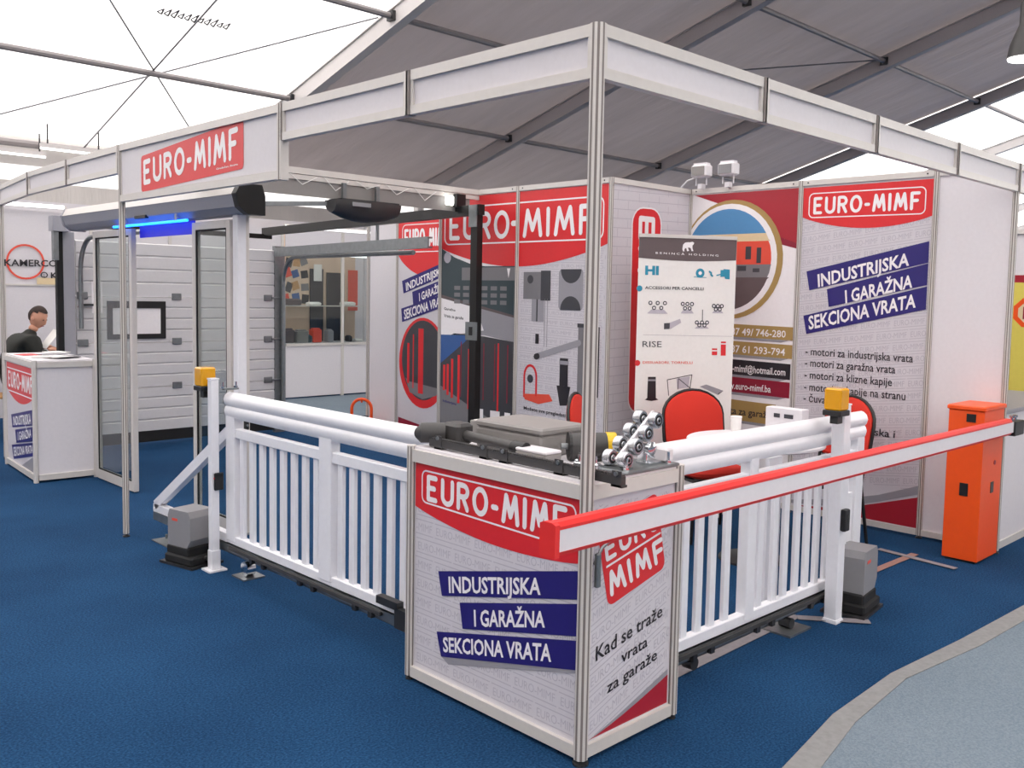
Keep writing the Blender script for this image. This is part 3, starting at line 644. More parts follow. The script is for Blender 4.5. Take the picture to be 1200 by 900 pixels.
obj('grey_shadow_print', poly(P, [(.765, .155), (.03, .325), (.03, .312), (.6, .165), (.72, .135)], 1.5), 'pshade', t)
P = planeY(.0035)
faint_pattern(P, .035, .49, .075, .90, t, slope=.35, cw=.235, ch=.078)
rl = obj('red_logo_tag', poly(P, rrect((.06, .815), (.39, .90), (.455, .605), (.13, .525), .1), 1), 'red', t)
obj('logo_lettering', logo_text(P, 'EURO', ((.10, .78), (.40, .845), (.412, .76), (.12, .69)), 2, .18), 'pwhite', rl)
obj('logo_line', strip(P, [(.115, .672), (.415, .742)], .008, 2), 'pwhite', rl)
obj('logo_lettering', logo_text(P, 'MIMF', ((.125, .655), (.42, .725), (.445, .635), (.15, .56)), 2, .195), 'pwhite', rl)
obj('lettering', text(P, 'Kad se traže', ((.07, .40), (.445, .47), (.445, .42), (.07, .345)), 2, .012), 'pblack', t)
obj('lettering', text(P, 'vrata', ((.21, .345), (.36, .37), (.36, .325), (.21, .30)), 2, .012), 'pblack', t)
obj('lettering', text(P, 'za garaže', ((.135, .255), (.42, .305), (.42, .26), (.135, .21)), 2, .012), 'pblack', t)
cv = [(.04 + .45 * k / 12, .07 + .11 * (k / 12) ** 1.3) for k in range(13)]
obj('grey_swoosh', poly(P, [(a, b + .022 * math.sin(PI * min(1, (a - .04) / .4) / 2)) for a, b in cv] + [(a, b) for a, b in reversed(cv)], 1.6), 'pshade', t)
obj('dark_red_swoosh', poly(P, cv + [(.49, .07)], 2), 'dred', t)

# ---------------------------------------------------------------- things on the counter
Z = CH
DX = Vector((.08, -.99, 0)).normalized()     # rack direction
t = thing('swing_gate_operator', 'long dark grey linear gate actuator lying on the printed counter', 'gate motor', (.1, .6, Z))
A0 = Vector((.08, .92, Z + .055))
obj('motor_head', MB().tube([A0 + Vector((-.05, .03, 0)), A0 + Vector((-.0502, .029, 0)), A0 + Vector((.03, -.03, 0))], .042, 20, [.03, .042, .042]), 'dgrey', t, smooth=True)
obj('gear_block', MB().box((.095, .79, Z + .012), (.185, .90, Z + .10), .012), 'dgrey', t)
B0 = Vector((.14, .85, Z + .055)); B1 = Vector((.14, .46, Z + .04))
obj('piston_tube', MB().cyl(B0, B1, .021, 16), 'dgrey', t, smooth=True)
obj('tube_collar', MB().cyl(B1 + Vector((0, .05, 0)), B1 - Vector((0, .02, 0)), .027, 16), 'black', t, smooth=True)
obj('piston_rod', MB().cyl(B1, B1 - Vector((0, .1, .012)), .008, 10), 'chrome', t, smooth=True)
obj('rear_bracket', MB().box((.12, .83, Z), (.17, .87, Z + .04)), 'dsteel', t)
t = thing('gear_rack', 'long dark nylon gear rack along the front edge of the counter', 'gear rack', (.05, .4, Z))
a, b = Vector((.045, .90, Z + .022)), Vector((.035, -.13, Z + .022))
ro = obj('rack_bar', MB().bar(a, b, .02, .03), 'dgrey', t)
mb = MB()
for k in range(80):
    p = a + (b - a) * ((k + .5) / 80); mb.box((p.x - .01, p.y - .0035, p.z + .015), (p.x + .01, p.y + .0035, p.z + .021))
o = obj('rack_teeth', mb, 'dgrey', t); o['kind'] = 'stuff'
for k, f in enumerate((.06, .33, .44, .72, .84, .98)):
    p = a + (b - a) * f
    g = MB().box((p.x - .014, p.y - .02, Z), (p.x - .010, p.y + .02, Z + .055)).box((p.x - .014, p.y - .024, Z), (p.x + .014, p.y + .024, Z + .008))
    lug = obj('rack_lug', g, 'dgrey', t); obj('screw', MB().cyl((p.x - .0142, p.y, Z + .045), (p.x - .020, p.y, Z + .045), .008, 10), 'steel', lug)
t = thing('control_box', 'large light grey enclosure box on the middle of the counter', 'box', (.35, .65, Z))
obj('box_base', MB().box((.20, .42, Z), (.46, .80, Z + .085), .008), 'lplastic', t); obj('box_lid', MB().box((.195, .415, Z + .087), (.465, .805, Z + .115), .008), 'lplastic', t)
tag(obj('cardboard_box', MB().box((.30, .82, Z), (.46, .955, Z + .085), .003), 'lplastic'), 'small pale box behind the gate actuator head on the counter', 'box')
tag(obj('paper_slip', MB().box((.31, .83, Z + .0855), (.44, .94, Z + .088)), 'paper'), 'white paper slip lying on the small pale box', 'paper')
t = thing('junction_box', 'small white junction box with grey cover in front of the enclosure', 'box', (.17, .35, Z))
obj('box_base', MB().box((.10, .30, Z), (.19, .46, Z + .04), .004), 'lplastic', t); obj('box_lid', MB().box((.10, .30, Z + .041), (.19, .46, Z + .052), .003), 'white', t)
t = thing('geared_motor', 'dark cylindrical motor lying behind the tall corner post', 'motor', (.33, .33, Z))
obj('motor_body', MB().cyl((.27, .33, Z + .055), (.42, .22, Z + .055), .052, 24), 'dgrey', t, smooth=True); obj('end_cap', MB().cyl((.262, .336, Z + .055), (.27, .33, Z + .055), .054, 24), 'black', t)
obj('shaft', MB().cyl((.24, .352, Z + .055), (.262, .336, Z + .055), .012, 10), 'steel', t); obj('warning_label', MB().cyl((.38, .249, Z + .055), (.41, .227, Z + .055), .0535, 24), 'ylw', t)
obj('mounting_foot', MB().box((.31, .24, Z), (.38, .33, Z + .012)), 'dsteel', t)
t = thing('chrome_plate', 'chrome mounting plate with bolts at the counter side edge', 'plate', (.4, .08, Z))
obj('plate', MB().box((.20, -.01, Z), (.51, .15, Z + .012), .003), 'steel', t)
for x, y in ((.23, .02), (.47, .015), (.30, .12), (.44, .10)): obj('bolt', MB().cyl((x, y, Z + .012), (x, y, Z + .055), .006, 8).cyl((x, y, Z + .012), (x, y, Z + .022), .012, 6), 'chrome', t)
t = thing('roller_bracket', 'chrome guide bracket beside the slanted roller carriage', 'bracket', (.42, .05, Z))
obj('base', MB().box((.37, .03, Z + .013), (.45, .09, Z + .02)), 'chrome', t)
obj('upright', MB().box((.38, .05, Z + .02), (.385, .09, Z + .09)).bar((.385, .07, Z + .085), (.44, .07, Z + .03), .03, .004), 'chrome', t)
obj('guide_roller', MB().lathe([(.02, -.012), (.026, -.008), (.026, .008), (.02, .012)], 16, (.40, .045, Z + .07), 'y'), 'chrome', t, smooth=True)
t = thing('roller_carriage', 'chrome carriage with four pairs of black rimmed rollers standing aslant', 'carriage', (.28, .06, Z))
base = Vector((.245, .075, Z + .045)); top = Vector((.415, .075, Z + .175)); axl = Vector((0, -1, 0)); sp = Vector((0, -.036, 0))
dl = (top - base)
obj('carriage_bar', MB().bar(base - dl * .12 + Vector((0, -.012, .014)), top + dl * .1 + Vector((0, -.012, .014)), .012, .012), 'white', t)
for k in range(4):
    c0 = base + dl * (k / 3)
    for s_ in (-1, 1):
        c_ = c0 + sp * s_
        T = Matrix.Translation(c_) @ axl.to_track_quat('Z', 'Y').to_matrix().to_4x4()
        w_ = obj('roller', MB(T).lathe([(.026, -.016), (.031, -.012), (.032, 0), (.031, .012), (.027, .016)], 24), 'steelb', t, smooth=True)
        obj('rubber_ring', MB(T).lathe([(.020, .0161), (.020, .0168)], 20), 'rubber', w_); obj('hub', MB(T).lathe([(.013, .0169), (.011, .0190)], 16), 'steelb', w_)
        obj('hub_hole', MB(T).lathe([(.006, .0191), (.006, .0195)], 12), 'rubber', w_)
    obj('axle', MB().cyl(c0 - sp, c0 + sp, .006, 8), 'steel', t)
obj('stand_foot', MB().box((.215, .03, Z + .0125), (.28, .12, Z + .0165)), 'steel', t)
tag(obj('white_plastic_block', MB().box((.462, .02, Z + .0125), (.51, .26, Z + .065), .006), 'white'), 'white plastic block at the inner edge of the counter', 'block')
t = thing('steel_clamps', 'cluster of small chrome clamps beside the corner post', 'clamps', (.15, .15, Z))
for x, y in ((.12, .14), (.16, .17), (.14, .08)): obj('clamp', MB().box((x, y, Z), (x + .03, y + .04, Z + .035), .004).cyl((x + .015, y + .02, Z + .035), (x + .015, y + .02, Z + .06), .006, 8), 'chrome', t)
t = thing('lever_clamp', 'small chrome lever clamp on the counter end of the barrier boom', 'clamp', (.04, -.01, .78))
obj('lever', MB().tube([(.035, -.012, .70), (.035, -.02, .72), (.06, -.022, .755), (.14, -.03, .80), (.18, -.03, .80)], .006, 8), 'steel', t, smooth=True)
obj('lock_body', MB().box((.03, -.03, .62), (.052, -.0125, .74), .004), 'steel', t)

# ---------------------------------------------------------------- slatted sliding gates
def make_gate(T, L, stiles, slats, lab, name, zb=.16, tail=None):
    """local x along the gate, y thickness, z up"""
    loc = T @ Vector((L / 2, 0, 0)); t = thing(name, lab, 'gate', loc)
    prof = [(-.022, .885), (-.030, .90), (-.036, .925), (-.030, .945), (-.024, .952), (-.034, .965), (-.040, .988), (-.032, 1.012), (-.014, 1.026), (0, 1.03), (.014, 1.026), (.032, 1.012), (.040, .988), (.034, .965), (.024, .952), (.030, .945), (.036, .925), (.030, .90), (.022, .885)]
    obj('hand_rail', MB(T).prism(prof, (0, 0, 0), (L, 0, 0), (0, 1, 0), (0, 0, 1)), 'wpaint', t, smooth=True)
    obj('rail_cap', MB(T).prism([(a * 1.02, b) for a, b in prof], (-.006, 0, 0), (-.0005, 0, 0), (0, 1, 0), (0, 0, 1)), 'lplastic', t)
    obj('middle_rail', MB(T).box((.02, -.02, .775), (L - .02, .02, .83), .004), 'wpaint', t)
    obj('bottom_rail', MB(T).box((0, -.022, zb), (L, .022, zb + .05), .004), 'wpaint', t)
    for x0, x1 in stiles: obj('stile', MB(T).box((x0, -.028, zb + .02), (x1, .028, .90), .004), 'wpaint', t)
    for x in slats: obj('slat', MB(T).box((x - .022, -.011, zb + .045), (x + .022, .011, .78), .003), 'wpaint', t)
    obj('track_rail', MB(T).box((0, -.024, zb - .055), (L, -.02, zb - .002)).box((0, .02, zb - .055), (L, .024, zb - .002)).box((0, -.024, zb - .006), (L, .024, zb - .002)).box((0, -.024, zb - .055), (L, -.008, zb - .051)), 'steel', t)
    mb_rack = obj('gear_rack', MB(T).box((.05, -.04, zb - .03), (L - .35, -.026, zb - .012)), 'dgrey', t)
    k = .3
    while k < L - .4:
        obj('rack_lug', MB(T).box((k, -.043, zb - .055), (k + .03, -.024, zb - .028)), 'dsteel', mb_rack); obj('rack_lug', MB(T).box((k + .13, -.043, zb - .055), (k + .16, -.024, zb - .028)), 'dsteel', mb_rack); k += .5
    return t
# gate one: along Y, local x runs toward -Y from Y=2.89
T1 = Matrix.Translation((.17, 2.89, 0)) @ Matrix.Rotation(-PI / 2, 4, 'Z') @ Matrix.Scale(1, 4)
# local +x -> -Y ; local +y -> +X
g1 = make_gate(T1, 1.87, [(0, .10), (.98, 1.09)], [.155, .265, .375, .485, .595, .705, .815, .925, 1.145, 1.245, 1.345, 1.445, 1.55, 1.65, 1.755, 1.84], 'white slatted sliding gate running to the front side of the counter', 'sliding_gate')
def tailbar(T, pts, wd): return MB(T).bar(*pts, wd, wd)
obj('tail_beam', MB(T1).bar((-1.02, 0, .185), (0, 0, .185), .045, .05), 'wpaint', g1); obj('tail_track', MB(T1).box((-1.02, -.024, .105), (0, .024, .155)), 'steel', g1)
obj('diagonal_brace', MB(T1).bar((-1.0, 0, .20), (0, 0, .80), .045, .06), 'wpaint', g1)
obj('end_bracket', MB(T1).box((1.52, -.06, .20), (1.68, -.024, .235)).box((1.66, -.06, .12), (1.74, -.03, .21)), 'dsteel', g1)
obj('guide_wheel', MB(T1).cyl((1.80, -.03, .13), (1.80, .02, .13), .03, 14), 'dgrey', g1)
# gate two: along X
T2 = Matrix.Translation((.58, .20, 0))
g2 = make_gate(T2, 1.84, [(.72, .79), (1.60, 1.68), (1.76, 1.84)], [.06, .165, .27, .375, .475, .585, .86, .99, 1.09, 1.20, 1.30, 1.40, 1.50], 'white slatted sliding gate on the orange cabinet side of the counter', 'sliding_gate', zb=.13)
obj('back_panel', MB(T2).box((.99, .04, .15), (1.11, .06, .86)), 'wpaint', g2); obj('filler_panel', MB(T2).box((1.68, -.012, .15), (1.76, .012, .60)), 'wpaint', g2)
obj('guide_wheel', MB(T2).cyl((.33, -.03, .055), (.33, .02, .055), .028, 14), 'dsteel', g2)
obj('end_plate', MB(T2).box((1.70, -.03, .74), (1.84, .03, .78)), 'wpaint', g2)

def gate_post(x, y, w_, h, lab, stretch=(1, 1)):
    t = thing('gate_post', lab, 'post', (x, y, 0), 'white gate posts')
    a, b = w_ * stretch[0] / 2, w_ * stretch[1] / 2
    obj('shaft', MB().box((x - a, y - b, .008), (x + a, y + b, h), .003), 'wpaint', t)
    obj('base_sleeve', MB().box((x - a - .004, y - b - .004, .008), (x + a + .004, y + b + .004, .12 if x < 1 else .02), .003), 'wpaint', t)
    k_ = .03 if x < 1 else .006; obj('base_plate', MB().box((x - a - k_, y - b - k_, 0), (x + a + k_, y + b + k_, .01)), 'wpaint', t)
    obj('cap', MB().box((x - a - .002, y - b - .002, h), (x + a + .002, y + b + .002, h + .008)), 'wpaint', t)
    return t
gate_post(.09, 2.93, .046, 1.10, 'slim white post holding the amber lamp at the free end of the gate')
gate_post(2.0, .10, .066, 1.10, 'white post holding the amber lamp near the orange cabinet')
def beacon(x, y, z, lab, horizontal=False):
    t = thing('warning_lamp', lab, 'lamp', (x, y, z), 'amber warning lamps')
    obj('lens', MB().box((x - .045, y - .045, z + .025), (x + .045, y + .045, z + .135), .008), 'amber', t)
    obj('lamp_base', MB().box((x - .048, y - .048, z), (x + .048, y + .048, z + .027), .003), 'black', t)
    obj('bracket', MB().box((x - .02, y - .02, z - .04), (x + .03, y + .02, z)), 'black', t)
    rb = MB()
    for k in range(5): rb.box((x - .047, y - .03 + k * .015, z + .035), (x - .0452, y - .027 + k * .015, z + .125))
    return t
beacon(.09, 3.03, 1.03, 'amber flashing lamp on the slim post at the free gate end')
beacon(1.89, .075, 1.06, 'amber flashing lamp on the white post near the orange cabinet')
for x, y, z, lab in ((.13, 2.905, .52, 'small black photocell on the side of the slim gate post'), (1.99, .060, .53, 'small black photocell on the post near the orange cabinet')):
    t = thing('photocell', lab, 'sensor', (x, y, z), 'photocells')
    if x < 1: obj('housing', MB().box((x - .055, y - .018, z - .05), (x - .03 + .03, y + .0 - .006, z + .05), .004), 'black', t); obj('lens', MB().cyl((x - .056, y - .012, z + .02), (x - .0545, y - .012, z + .02), .005, 10), 'redp', t)
    else: obj('housing', MB().box((x - .025, y - .022, z - .055), (x + .025, y + .006, z + .055), .004), 'black', t); obj('lens', MB().cyl((x, y - .0225, z + .02), (x, y - .024, z + .02), .009, 10), 'dgrey', t)
def gate_motor(T, lab):
    loc = T @ Vector((0, 0, 0)); t = thing('gate_motor', lab, 'gate motor', loc, 'sliding gate motors')
    prof = [(-.10, .11), (-.10, .29), (-.085, .325), (.085, .325), (.105, .29), (.105, .16), (.05, .075), (-.03, .065)]
    obj('grey_cover', MB(T).prism(prof, (0, -.085, 0), (0, .085, 0), (1, 0, 0), (0, 0, 1)), 'gplastic', t)
    obj('black_base', MB(T).box((-.12, -.10, .012), (.13, .10, .065), .01).box((-.11, -.09, .06), (.09, .09, .115), .008), 'rubber', t)
    obj('mounting_plate', MB(T).box((-.15, -.11, 0), (.15, .11, .014)), 'dsteel', t)
    obj('rating_label', MB(T).box((-.06, -.0865, .26), (-.01, -.0855, .275)), 'pred2', t)
    obj('pinion', MB(T).lathe([(.03, .08), (.03, .115)], 14, (.03, 0, .09), 'y'), 'steel', t)
    obj('release_key', MB(T).cyl((.131, 0, .05), (.15, 0, .05), .014, 10), 'dgrey', t)
    return t
m1 = gate_motor(Matrix.Translation((.06, 3.16, 0)) @ Matrix.Rotation(math.radians(-78), 4, 'Z'), 'grey gate motor with black base under the free gate end lamp')
m2 = gate_motor(Matrix.Translation((2.25, .12, 0)) @ Matrix.Rotation(math.radians(8), 4, 'Z') @ Matrix.Scale(1.04, 4), 'grey gate motor with black base beside the post near the orange cabinet')
t = thing('anchor_plate', 'galvanised anchor plate lying on the blue carpet by the gate tail', 'plate', (.18, 3.68, 0))
obj('plate', MB().box((.08, 3.52, .002), (.24, 3.78, .008)), 'steel', t)
for y in (3.56, 3.64, 3.74): obj('bolt', MB().cyl((.16, y, .008), (.16, y, .035), .008, 8), 'steel', t)
t = thing('floor_roller', 'silver roller base between the slim post and the gate', 'roller', (.2, 2.70, 0))
obj('base_plate', MB().box((.11, 2.62, 0), (.24, 2.76, .008)), 'steel', t); obj('wheel', MB().cyl((.145, 2.68, .05), (.195, 2.68, .05), .042, 16), 'chrome', t, smooth=True)
t = thing('floor_roller', 'silver roller base under the gate beside the taped post', 'roller', (1.75, .2, 0))
obj('base_plate', MB().box((1.62, .12, 0), (1.82, .28, .01)), 'steel', t); obj('wheel', MB().cyl((1.72, .17, .036), (1.72, .23, .036), .026, 16), 'dsteel', t, smooth=True)
t = thing('guide_bracket', 'steel guide bracket with bolts on top of the slim post', 'bracket', (.12, 2.86, .93))
obj('arm', MB().box((.114, 2.84, 1.045), (.20, 2.875, 1.055)), 'steel', t)
for x in (.11, .19): obj('bolt', MB().cyl((x, 2.857, 1.055), (x, 2.857, 1.09), .006, 8).cyl((x, 2.857, 1.055), (x, 2.857, 1.066), .012, 6), 'chrome', t)

# ---------------------------------------------------------------- boom barrier
t = thing('barrier_cabinet', 'tall orange barrier cabinet standing before the blank white panel', 'cabinet', (3.79, .09, 0))
obj('housing', MB().box((3.615, -.02, .015), (3.96, .195, .955), .003), 'orange', t); obj('lid', MB().box((3.605, -.03, .955), (3.97, .205, .985), .006), 'orange', t)
obj('plinth', MB().box((3.63, -.005, 0), (3.945, .18, .016)), 'dsteel', t)
for y0, y1, z0, z1 in ((.03, .085, .885, .935), (.055, .105, .42, .50)): obj('lock_cover', MB().box((3.610, y0, z0), (3.616, y1, z1)), 'black', t)
obj('status_disc', MB().cyl((3.83, -.0195, .62), (3.83, -.024, .62), .014, 14), 'lred', t); obj('side_slot', MB().box((3.78, -.023, .43), (3.83, -.0195, .50)), 'dgrey', t)
t = thing('barrier_boom', 'long white boom with red edges crossing before the gate', 'barrier boom', (1.6, -.18, .9))
a = Vector((3.80, -.125, .865)); b = Vector((-.44, -.262, .918)); d = (b - a).normalized()
up = Vector((0, 0, 1))
prof = [(-.022, -.032), (.022, -.032), (.022, .032), (-.022, .032)]
def swp(prof, a, b): 
    u = d.cross(up).normalized(); v = u.cross(d).normalized(); return MB().prism(prof, a, b, u, v)
obj('white_beam', swp(prof, a, b), 'white', t)
obj('red_top_edge', swp([(-.024, .0325), (.024, .0325), (.024, .042), (.014, .054), (-.014, .054), (-.024, .042)], a + d * .1, b), 'redp', t)
obj('red_bottom_edge', swp([(-.024, -.0325), (.024, -.0325), (.018, -.044), (-.018, -.044)], a + d * .1, b), 'redp', t)
obj('end_cap', swp([(-.03, -.045), (.03, -.045), (.03, .05), (.016, .056), (-.016, .056), (-.03, .05)], b, b + d * .02), 'redp', t)
obj('pivot_clamp', MB().box((3.74, -.16, .81), (3.90, -.10, .90), .004), 'black', t); obj('pivot_shaft', MB().cyl((3.80, -.10, .86), (3.80, -.032, .86), .03, 14), 'steel', t)
for x in (3.76, 3.82): obj('clamp_bolt', MB().cyl((x, -.13, .90), (x, -.13, .935), .008, 8).cyl((x, -.13, .92), (x, -.13, .935), .014, 6), 'chrome', t)

# ---------------------------------------------------------------- automatic glass door with header
t = thing('sliding_door_header', 'long grey automatic door header with black end cap under the sign', 'door header', (.62, 5.0, 2.09))
pf = [(-.075, 2.13), (-.095, 2.205), (-.065, 2.262), (.07, 2.262), (.09, 2.20), (.09, 2.09), (-.02, 2.09)]
obj('casing', MB().prism(pf, (.56, 3.43, 0), (.56, 6.5, 0), (1, 0, 0), (0, 0, 1)), 'grey', t)
obj('top_profile', MB().prism([(-.098, 2.206), (-.067, 2.266), (.0, 2.266), (.0, 2.2625), (-.0655, 2.2625), (-.0955, 2.205)], (.56, 3.43, 0), (.56, 6.5, 0), (1, 0, 0), (0, 0, 1)), 'alu', t)
c2_ = [(a * 1.08, 2.18 + (b - 2.18) * 1.1) for a, b in pf]
obj('end_cap', MB().prism(c2_, (.56, 3.37, 0), (.56, 3.43, 0), (1, 0, 0), (0, 0, 1)), 'blackmetal', t)
obj('end_cap', MB().prism(c2_, (.56, 6.5, 0), (.56, 6.53, 0), (1, 0, 0), (0, 0, 1)), 'grey', t)
obj('motion_sensor', MB().box((.47, 4.78, 2.115), (.50, 4.98, 2.14), .004), 'black', t)
tag(obj('header_cable', MB().tube([(.55, 3.45, 2.27), (.57, 3.42, 2.30), (.55, 3.5, 2.305), (.56, 3.65, 2.27)], .005, 6), 'paper'), 'short white cable loops on top of the black header end cap', 'cable')
t = thing('blue_lamp', 'glowing blue light tube below the grey door header', 'lamp', (.5, 4.7, 2.08))
obj('tube', MB().cyl((.50, 4.15, 2.075), (.50, 5.45, 2.075), .010, 10), 'blue_led', t); obj('clip', MB().box((.49, 4.30, 2.08), (.51, 4.33, 2.13)).box((.49, 5.2, 2.08), (.51, 5.23, 2.13)), 'grey', t)
obj('blue_shine_film', MB().box((.60, 4.25, 1.99), (.605, 5.2, 2.085)), 'bluefilm', t)  # blue film whose colour stands in for the tube's reflected shine
def leaf(y0, y1, lab):
    t = thing('glass_door_leaf', lab, 'door', (.56, (y0 + y1) / 2, 0), 'glass leaves of the automatic door')
    x0, x1 = .54, .58; zt = 2.06; f = .05
    for yy in (y0, y1 - f): obj('stile', MB().box((x0, yy, .01), (x1, yy + f, zt), .003), 'alu', t)
    obj('top_rail', box((x0, y0 + f, zt - .05), (x1, y1 - f, zt)), 'alu', t); obj('bottom_rail', box((x0, y0 + f, .01), (x1, y1 - f, .085)), 'alu', t)
    obj('pane', box((.558, y0 + f, .085), (.562, y1 - f, zt - .05)), 'glass', t)
    g = MB()
    for yy in (y0 + f, y1 - f - .014): g.box((x0 + .004, yy, .085), (x0 + .012, yy + .014, zt - .05))
    g.box((x0 + .004, y0 + f, .085), (x0 + .012, y1 - f, .097)).box((x0 + .004, y0 + f, zt - .062), (x0 + .012, y1 - f, zt - .05))
    obj('gasket', g, 'rubber', t); return t
leaf(5.22, 6.02, 'far glass leaf of the automatic door behind the free-standing post')
leaf(3.62, 4.17, 'near glass leaf of the automatic door behind the gate tail')
t = thing('door_frame_post', 'wide white door frame post rising from behind the gate end', 'post', (.60, 3.42, 0))
obj('shaft', MB().box((.55, 3.53, .005), (.61, 3.60, 2.09), .004), 'wpaint', t); obj('side_channel', box((.61, 3.54, .005), (.635, 3.59, 2.09)), 'alu', t)
obj('base_plate', box((.52, 3.51, 0), (.66, 3.62, .006)), 'steel', t)
t = thing('key_switch', 'small black key switch fixed on the white door frame post', 'switch', (.60, 3.37, .72))
obj('housing', MB().box((.585, 3.50, .70), (.61, 3.53, .76), .003), 'black', t); obj('key_barrel', MB().cyl((.597, 3.50, .73), (.597, 3.495, .73), .008, 8), 'steel', t)

# ---------------------------------------------------------------- sectional garage door
YD = 7.42
t = thing('sectional_garage_door', 'white sectional garage door with black framed window pane', 'garage door', (1.9, YD, 0))
XA, XB = .88, 2.98
lv = [.14, .60, 1.06, 1.52, 2.06]
for k in range(4):
    z0, z1 = lv[k] + .004, lv[k + 1] - .004; n = 4; h = (z1 - z0) / n
    prof = []
    # embossed profile: planks divided by shallow grooves
    for j in range(n):
        b0 = z0 + j * h; prof += [(0.0, b0 + (.012 if j else 0)), (0.0, b0 + h - .012)]
        if j < n - 1: prof += [(.010, b0 + h - .004), (.010, b0 + h + .004)]
    prof = prof + [(.04, z1), (.04, z0)]
    obj('door_section', MB().prism(prof, (XA, YD, 0), (XB, YD, 0), (0, 1, 0), (0, 0, 1)), 'panelw', t)
obj('bottom_seal', box((XA, YD, .03), (XB, YD + .04, .14)), 'rubber', t)
for z in lv[1:4]:
    for x in (XA + .05, 1.86, XB - .08): obj('hinge', MB().box((x - .05, YD - .014, z - .035), (x + .05, YD - .001, z + .035), .004), 'steel', t)
    obj('roller_arm', MB().cyl((XB - .04, YD - .02, z), (XB + .07, YD - .02, z), .012, 10), 'steel', t)
fr = obj('window_frame', MB().box((1.16, YD - .018, 1.40), (1.74, YD - .001, 1.47)).box((1.16, YD - .018, 1.09), (1.74, YD - .001, 1.14)).box((1.16, YD - .018, 1.14), (1.21, YD - .001, 1.40)).box((1.69, YD - .018, 1.14), (1.74, YD - .001, 1.40)), 'black', t)
obj('window_pane', box((1.21, YD - .010, 1.14), (1.69, YD - .004, 1.40)), 'pwhite', fr)
obj('warning_sticker', box((1.02, YD - .003, 1.35), (1.12, YD - .0005, 1.66)), 'pwhite', t)
obj('spring_beam', MB().bar((.90, YD + .02, 2.20), (2.95, YD + .02, 2.20), .06, .05), 'blackmetal', t)
obj('lock_lever', MB().box((.93, YD - .05, 1.42), (1.03, YD - .02, 1.44)), 'black', t)
t = thing('garage_door_track', 'grey vertical and curved track on the left jamb of the garage door', 'track', (.82, YD, 0), 'garage door tracks')
obj('jamb', box((.755, YD - .02, 0), (.86, YD + .04, 2.12)), 'grey', t); obj('side_seal', box((.70, YD - .03, 0), (.755, YD + .03, 2.2)), 'rubber', t)
cur = [(.90, YD - .06, 1.2), (.90, YD - .06, 1.75)] + [(.90, YD - .06 - .32 * (1 - math.cos(a * PI / 16)), 1.75 + .32 * math.sin(a * PI / 16)) for a in range(1, 9)] + [(.90, 4.9, 2.09)]
obj('curved_track', MB().tube(cur, .022, 8), 'steel', t, smooth=True)
obj('bearing_bracket', box((.64, YD - .12, 2.12), (.80, YD, 2.26)), 'grey', t)
obj('lower_bracket', box((.655, YD - .09, 1.85), (.70, YD - .03, 2.12)), 'steel', t)
t = thing('garage_door_track', 'galvanised vertical and horizontal track right of the garage door', 'track', (3.02, YD, 0), 'garage door tracks')
obj('jamb', box((2.98, YD - .02, 0), (3.10, YD + .04, 2.1)), 'steel', t)
cur = [(3.06, YD - .06, .05), (3.06, YD - .06, 1.70)] + [(3.06, YD - .06 - .28 * (1 - math.cos(a * PI / 16)), 1.70 + .28 * math.sin(a * PI / 16)) for a in range(1, 9)] + [(3.0, 4.9, 1.985)]
obj('curved_track', MB().tube(cur, .024, 8), 'steel', t, smooth=True)
obj('horizontal_channel', MB().prism([(-.02, -.05), (.03, -.05), (.03, -.035), (-.008, -.035), (-.008, .035), (.03, .035), (.03, .05), (-.02, .05)], (2.97, YD - .05, 2.03), (2.85, 4.47, 2.06), (1, 0, 0), (0, 0, 1)), 'steel', t)
obj('drop_hanger', MB().box((2.885, 5.32, 2.09), (2.91, 5.34, 2.30)), 'steel', t)
t = thing('black_steel_frame', 'black steel beam and post frame reaching past the cabin front', 'frame', (2.76, 3.74, 0))
obj('upright', box((2.73, 3.70, .005), (2.79, 3.78, 2.33)), 'blackmetal', t); obj('foot_plate', box((2.70, 3.66, 0), (2.82, 3.82, .006)), 'blackmetal', t)
obj('beam', MB().bar((2.76, 3.68, 2.30), (2.88, YD + .04, 2.25), .06, .085), 'blackmetal', t)
obj('corner_bracket', MB().box((2.722, 3.70, 2.16), (2.729, 3.80, 2.34)), 'steel', t); obj('lock_plate', MB().box((2.72, 3.68, 1.23), (2.73, 3.82, 1.38)), 'steel', t); obj('lock_keyhole', MB().box((2.715, 3.73, 1.27), (2.72, 3.77, 1.34)), 'black', t)

t = thing('ceiling_operator', 'dark grey rounded garage door operator hanging from the entrance beam', 'garage door motor', (1.95, 3.9, 2.2))
sh = MB()
pts = []
for i in range(7):
    f = i / 6; s_ = math.sin(PI * (.12 + .76 * f)) ** .5; pts.append((1.46 + .58 * f, s_))
vs = []; fs = []; n = 14
for x, s_ in pts:
    for k in range(n):
        a = PI + PI * k / (n - 1); vs.append((x, 3.88 + .13 * s_ * math.cos(a), 2.28 + .15 * s_ * math.sin(a)))
for i in range(6):
    for k in range(n - 1): fs.append((i * n + k, i * n + k + 1, (i + 1) * n + k + 1, (i + 1) * n + k))
    fs.append((i * n + n - 1, i * n, (i + 1) * n, (i + 1) * n + n - 1))
fs.append(tuple(range(n))); fs.append(tuple(6 * n + k for k in range(n)))
sh.add(vs, fs); obj('housing', sh, 'dgrey', t, smooth=True)
obj('light_cover', MB().box((1.56, 3.742, 2.235), (1.72, 3.752, 2.265), .001), 'gplastic', t)
obj('mounting_plate', box((1.50, 3.80, 2.28), (2.02, 3.97, 2.292)), 'dsteel', t)
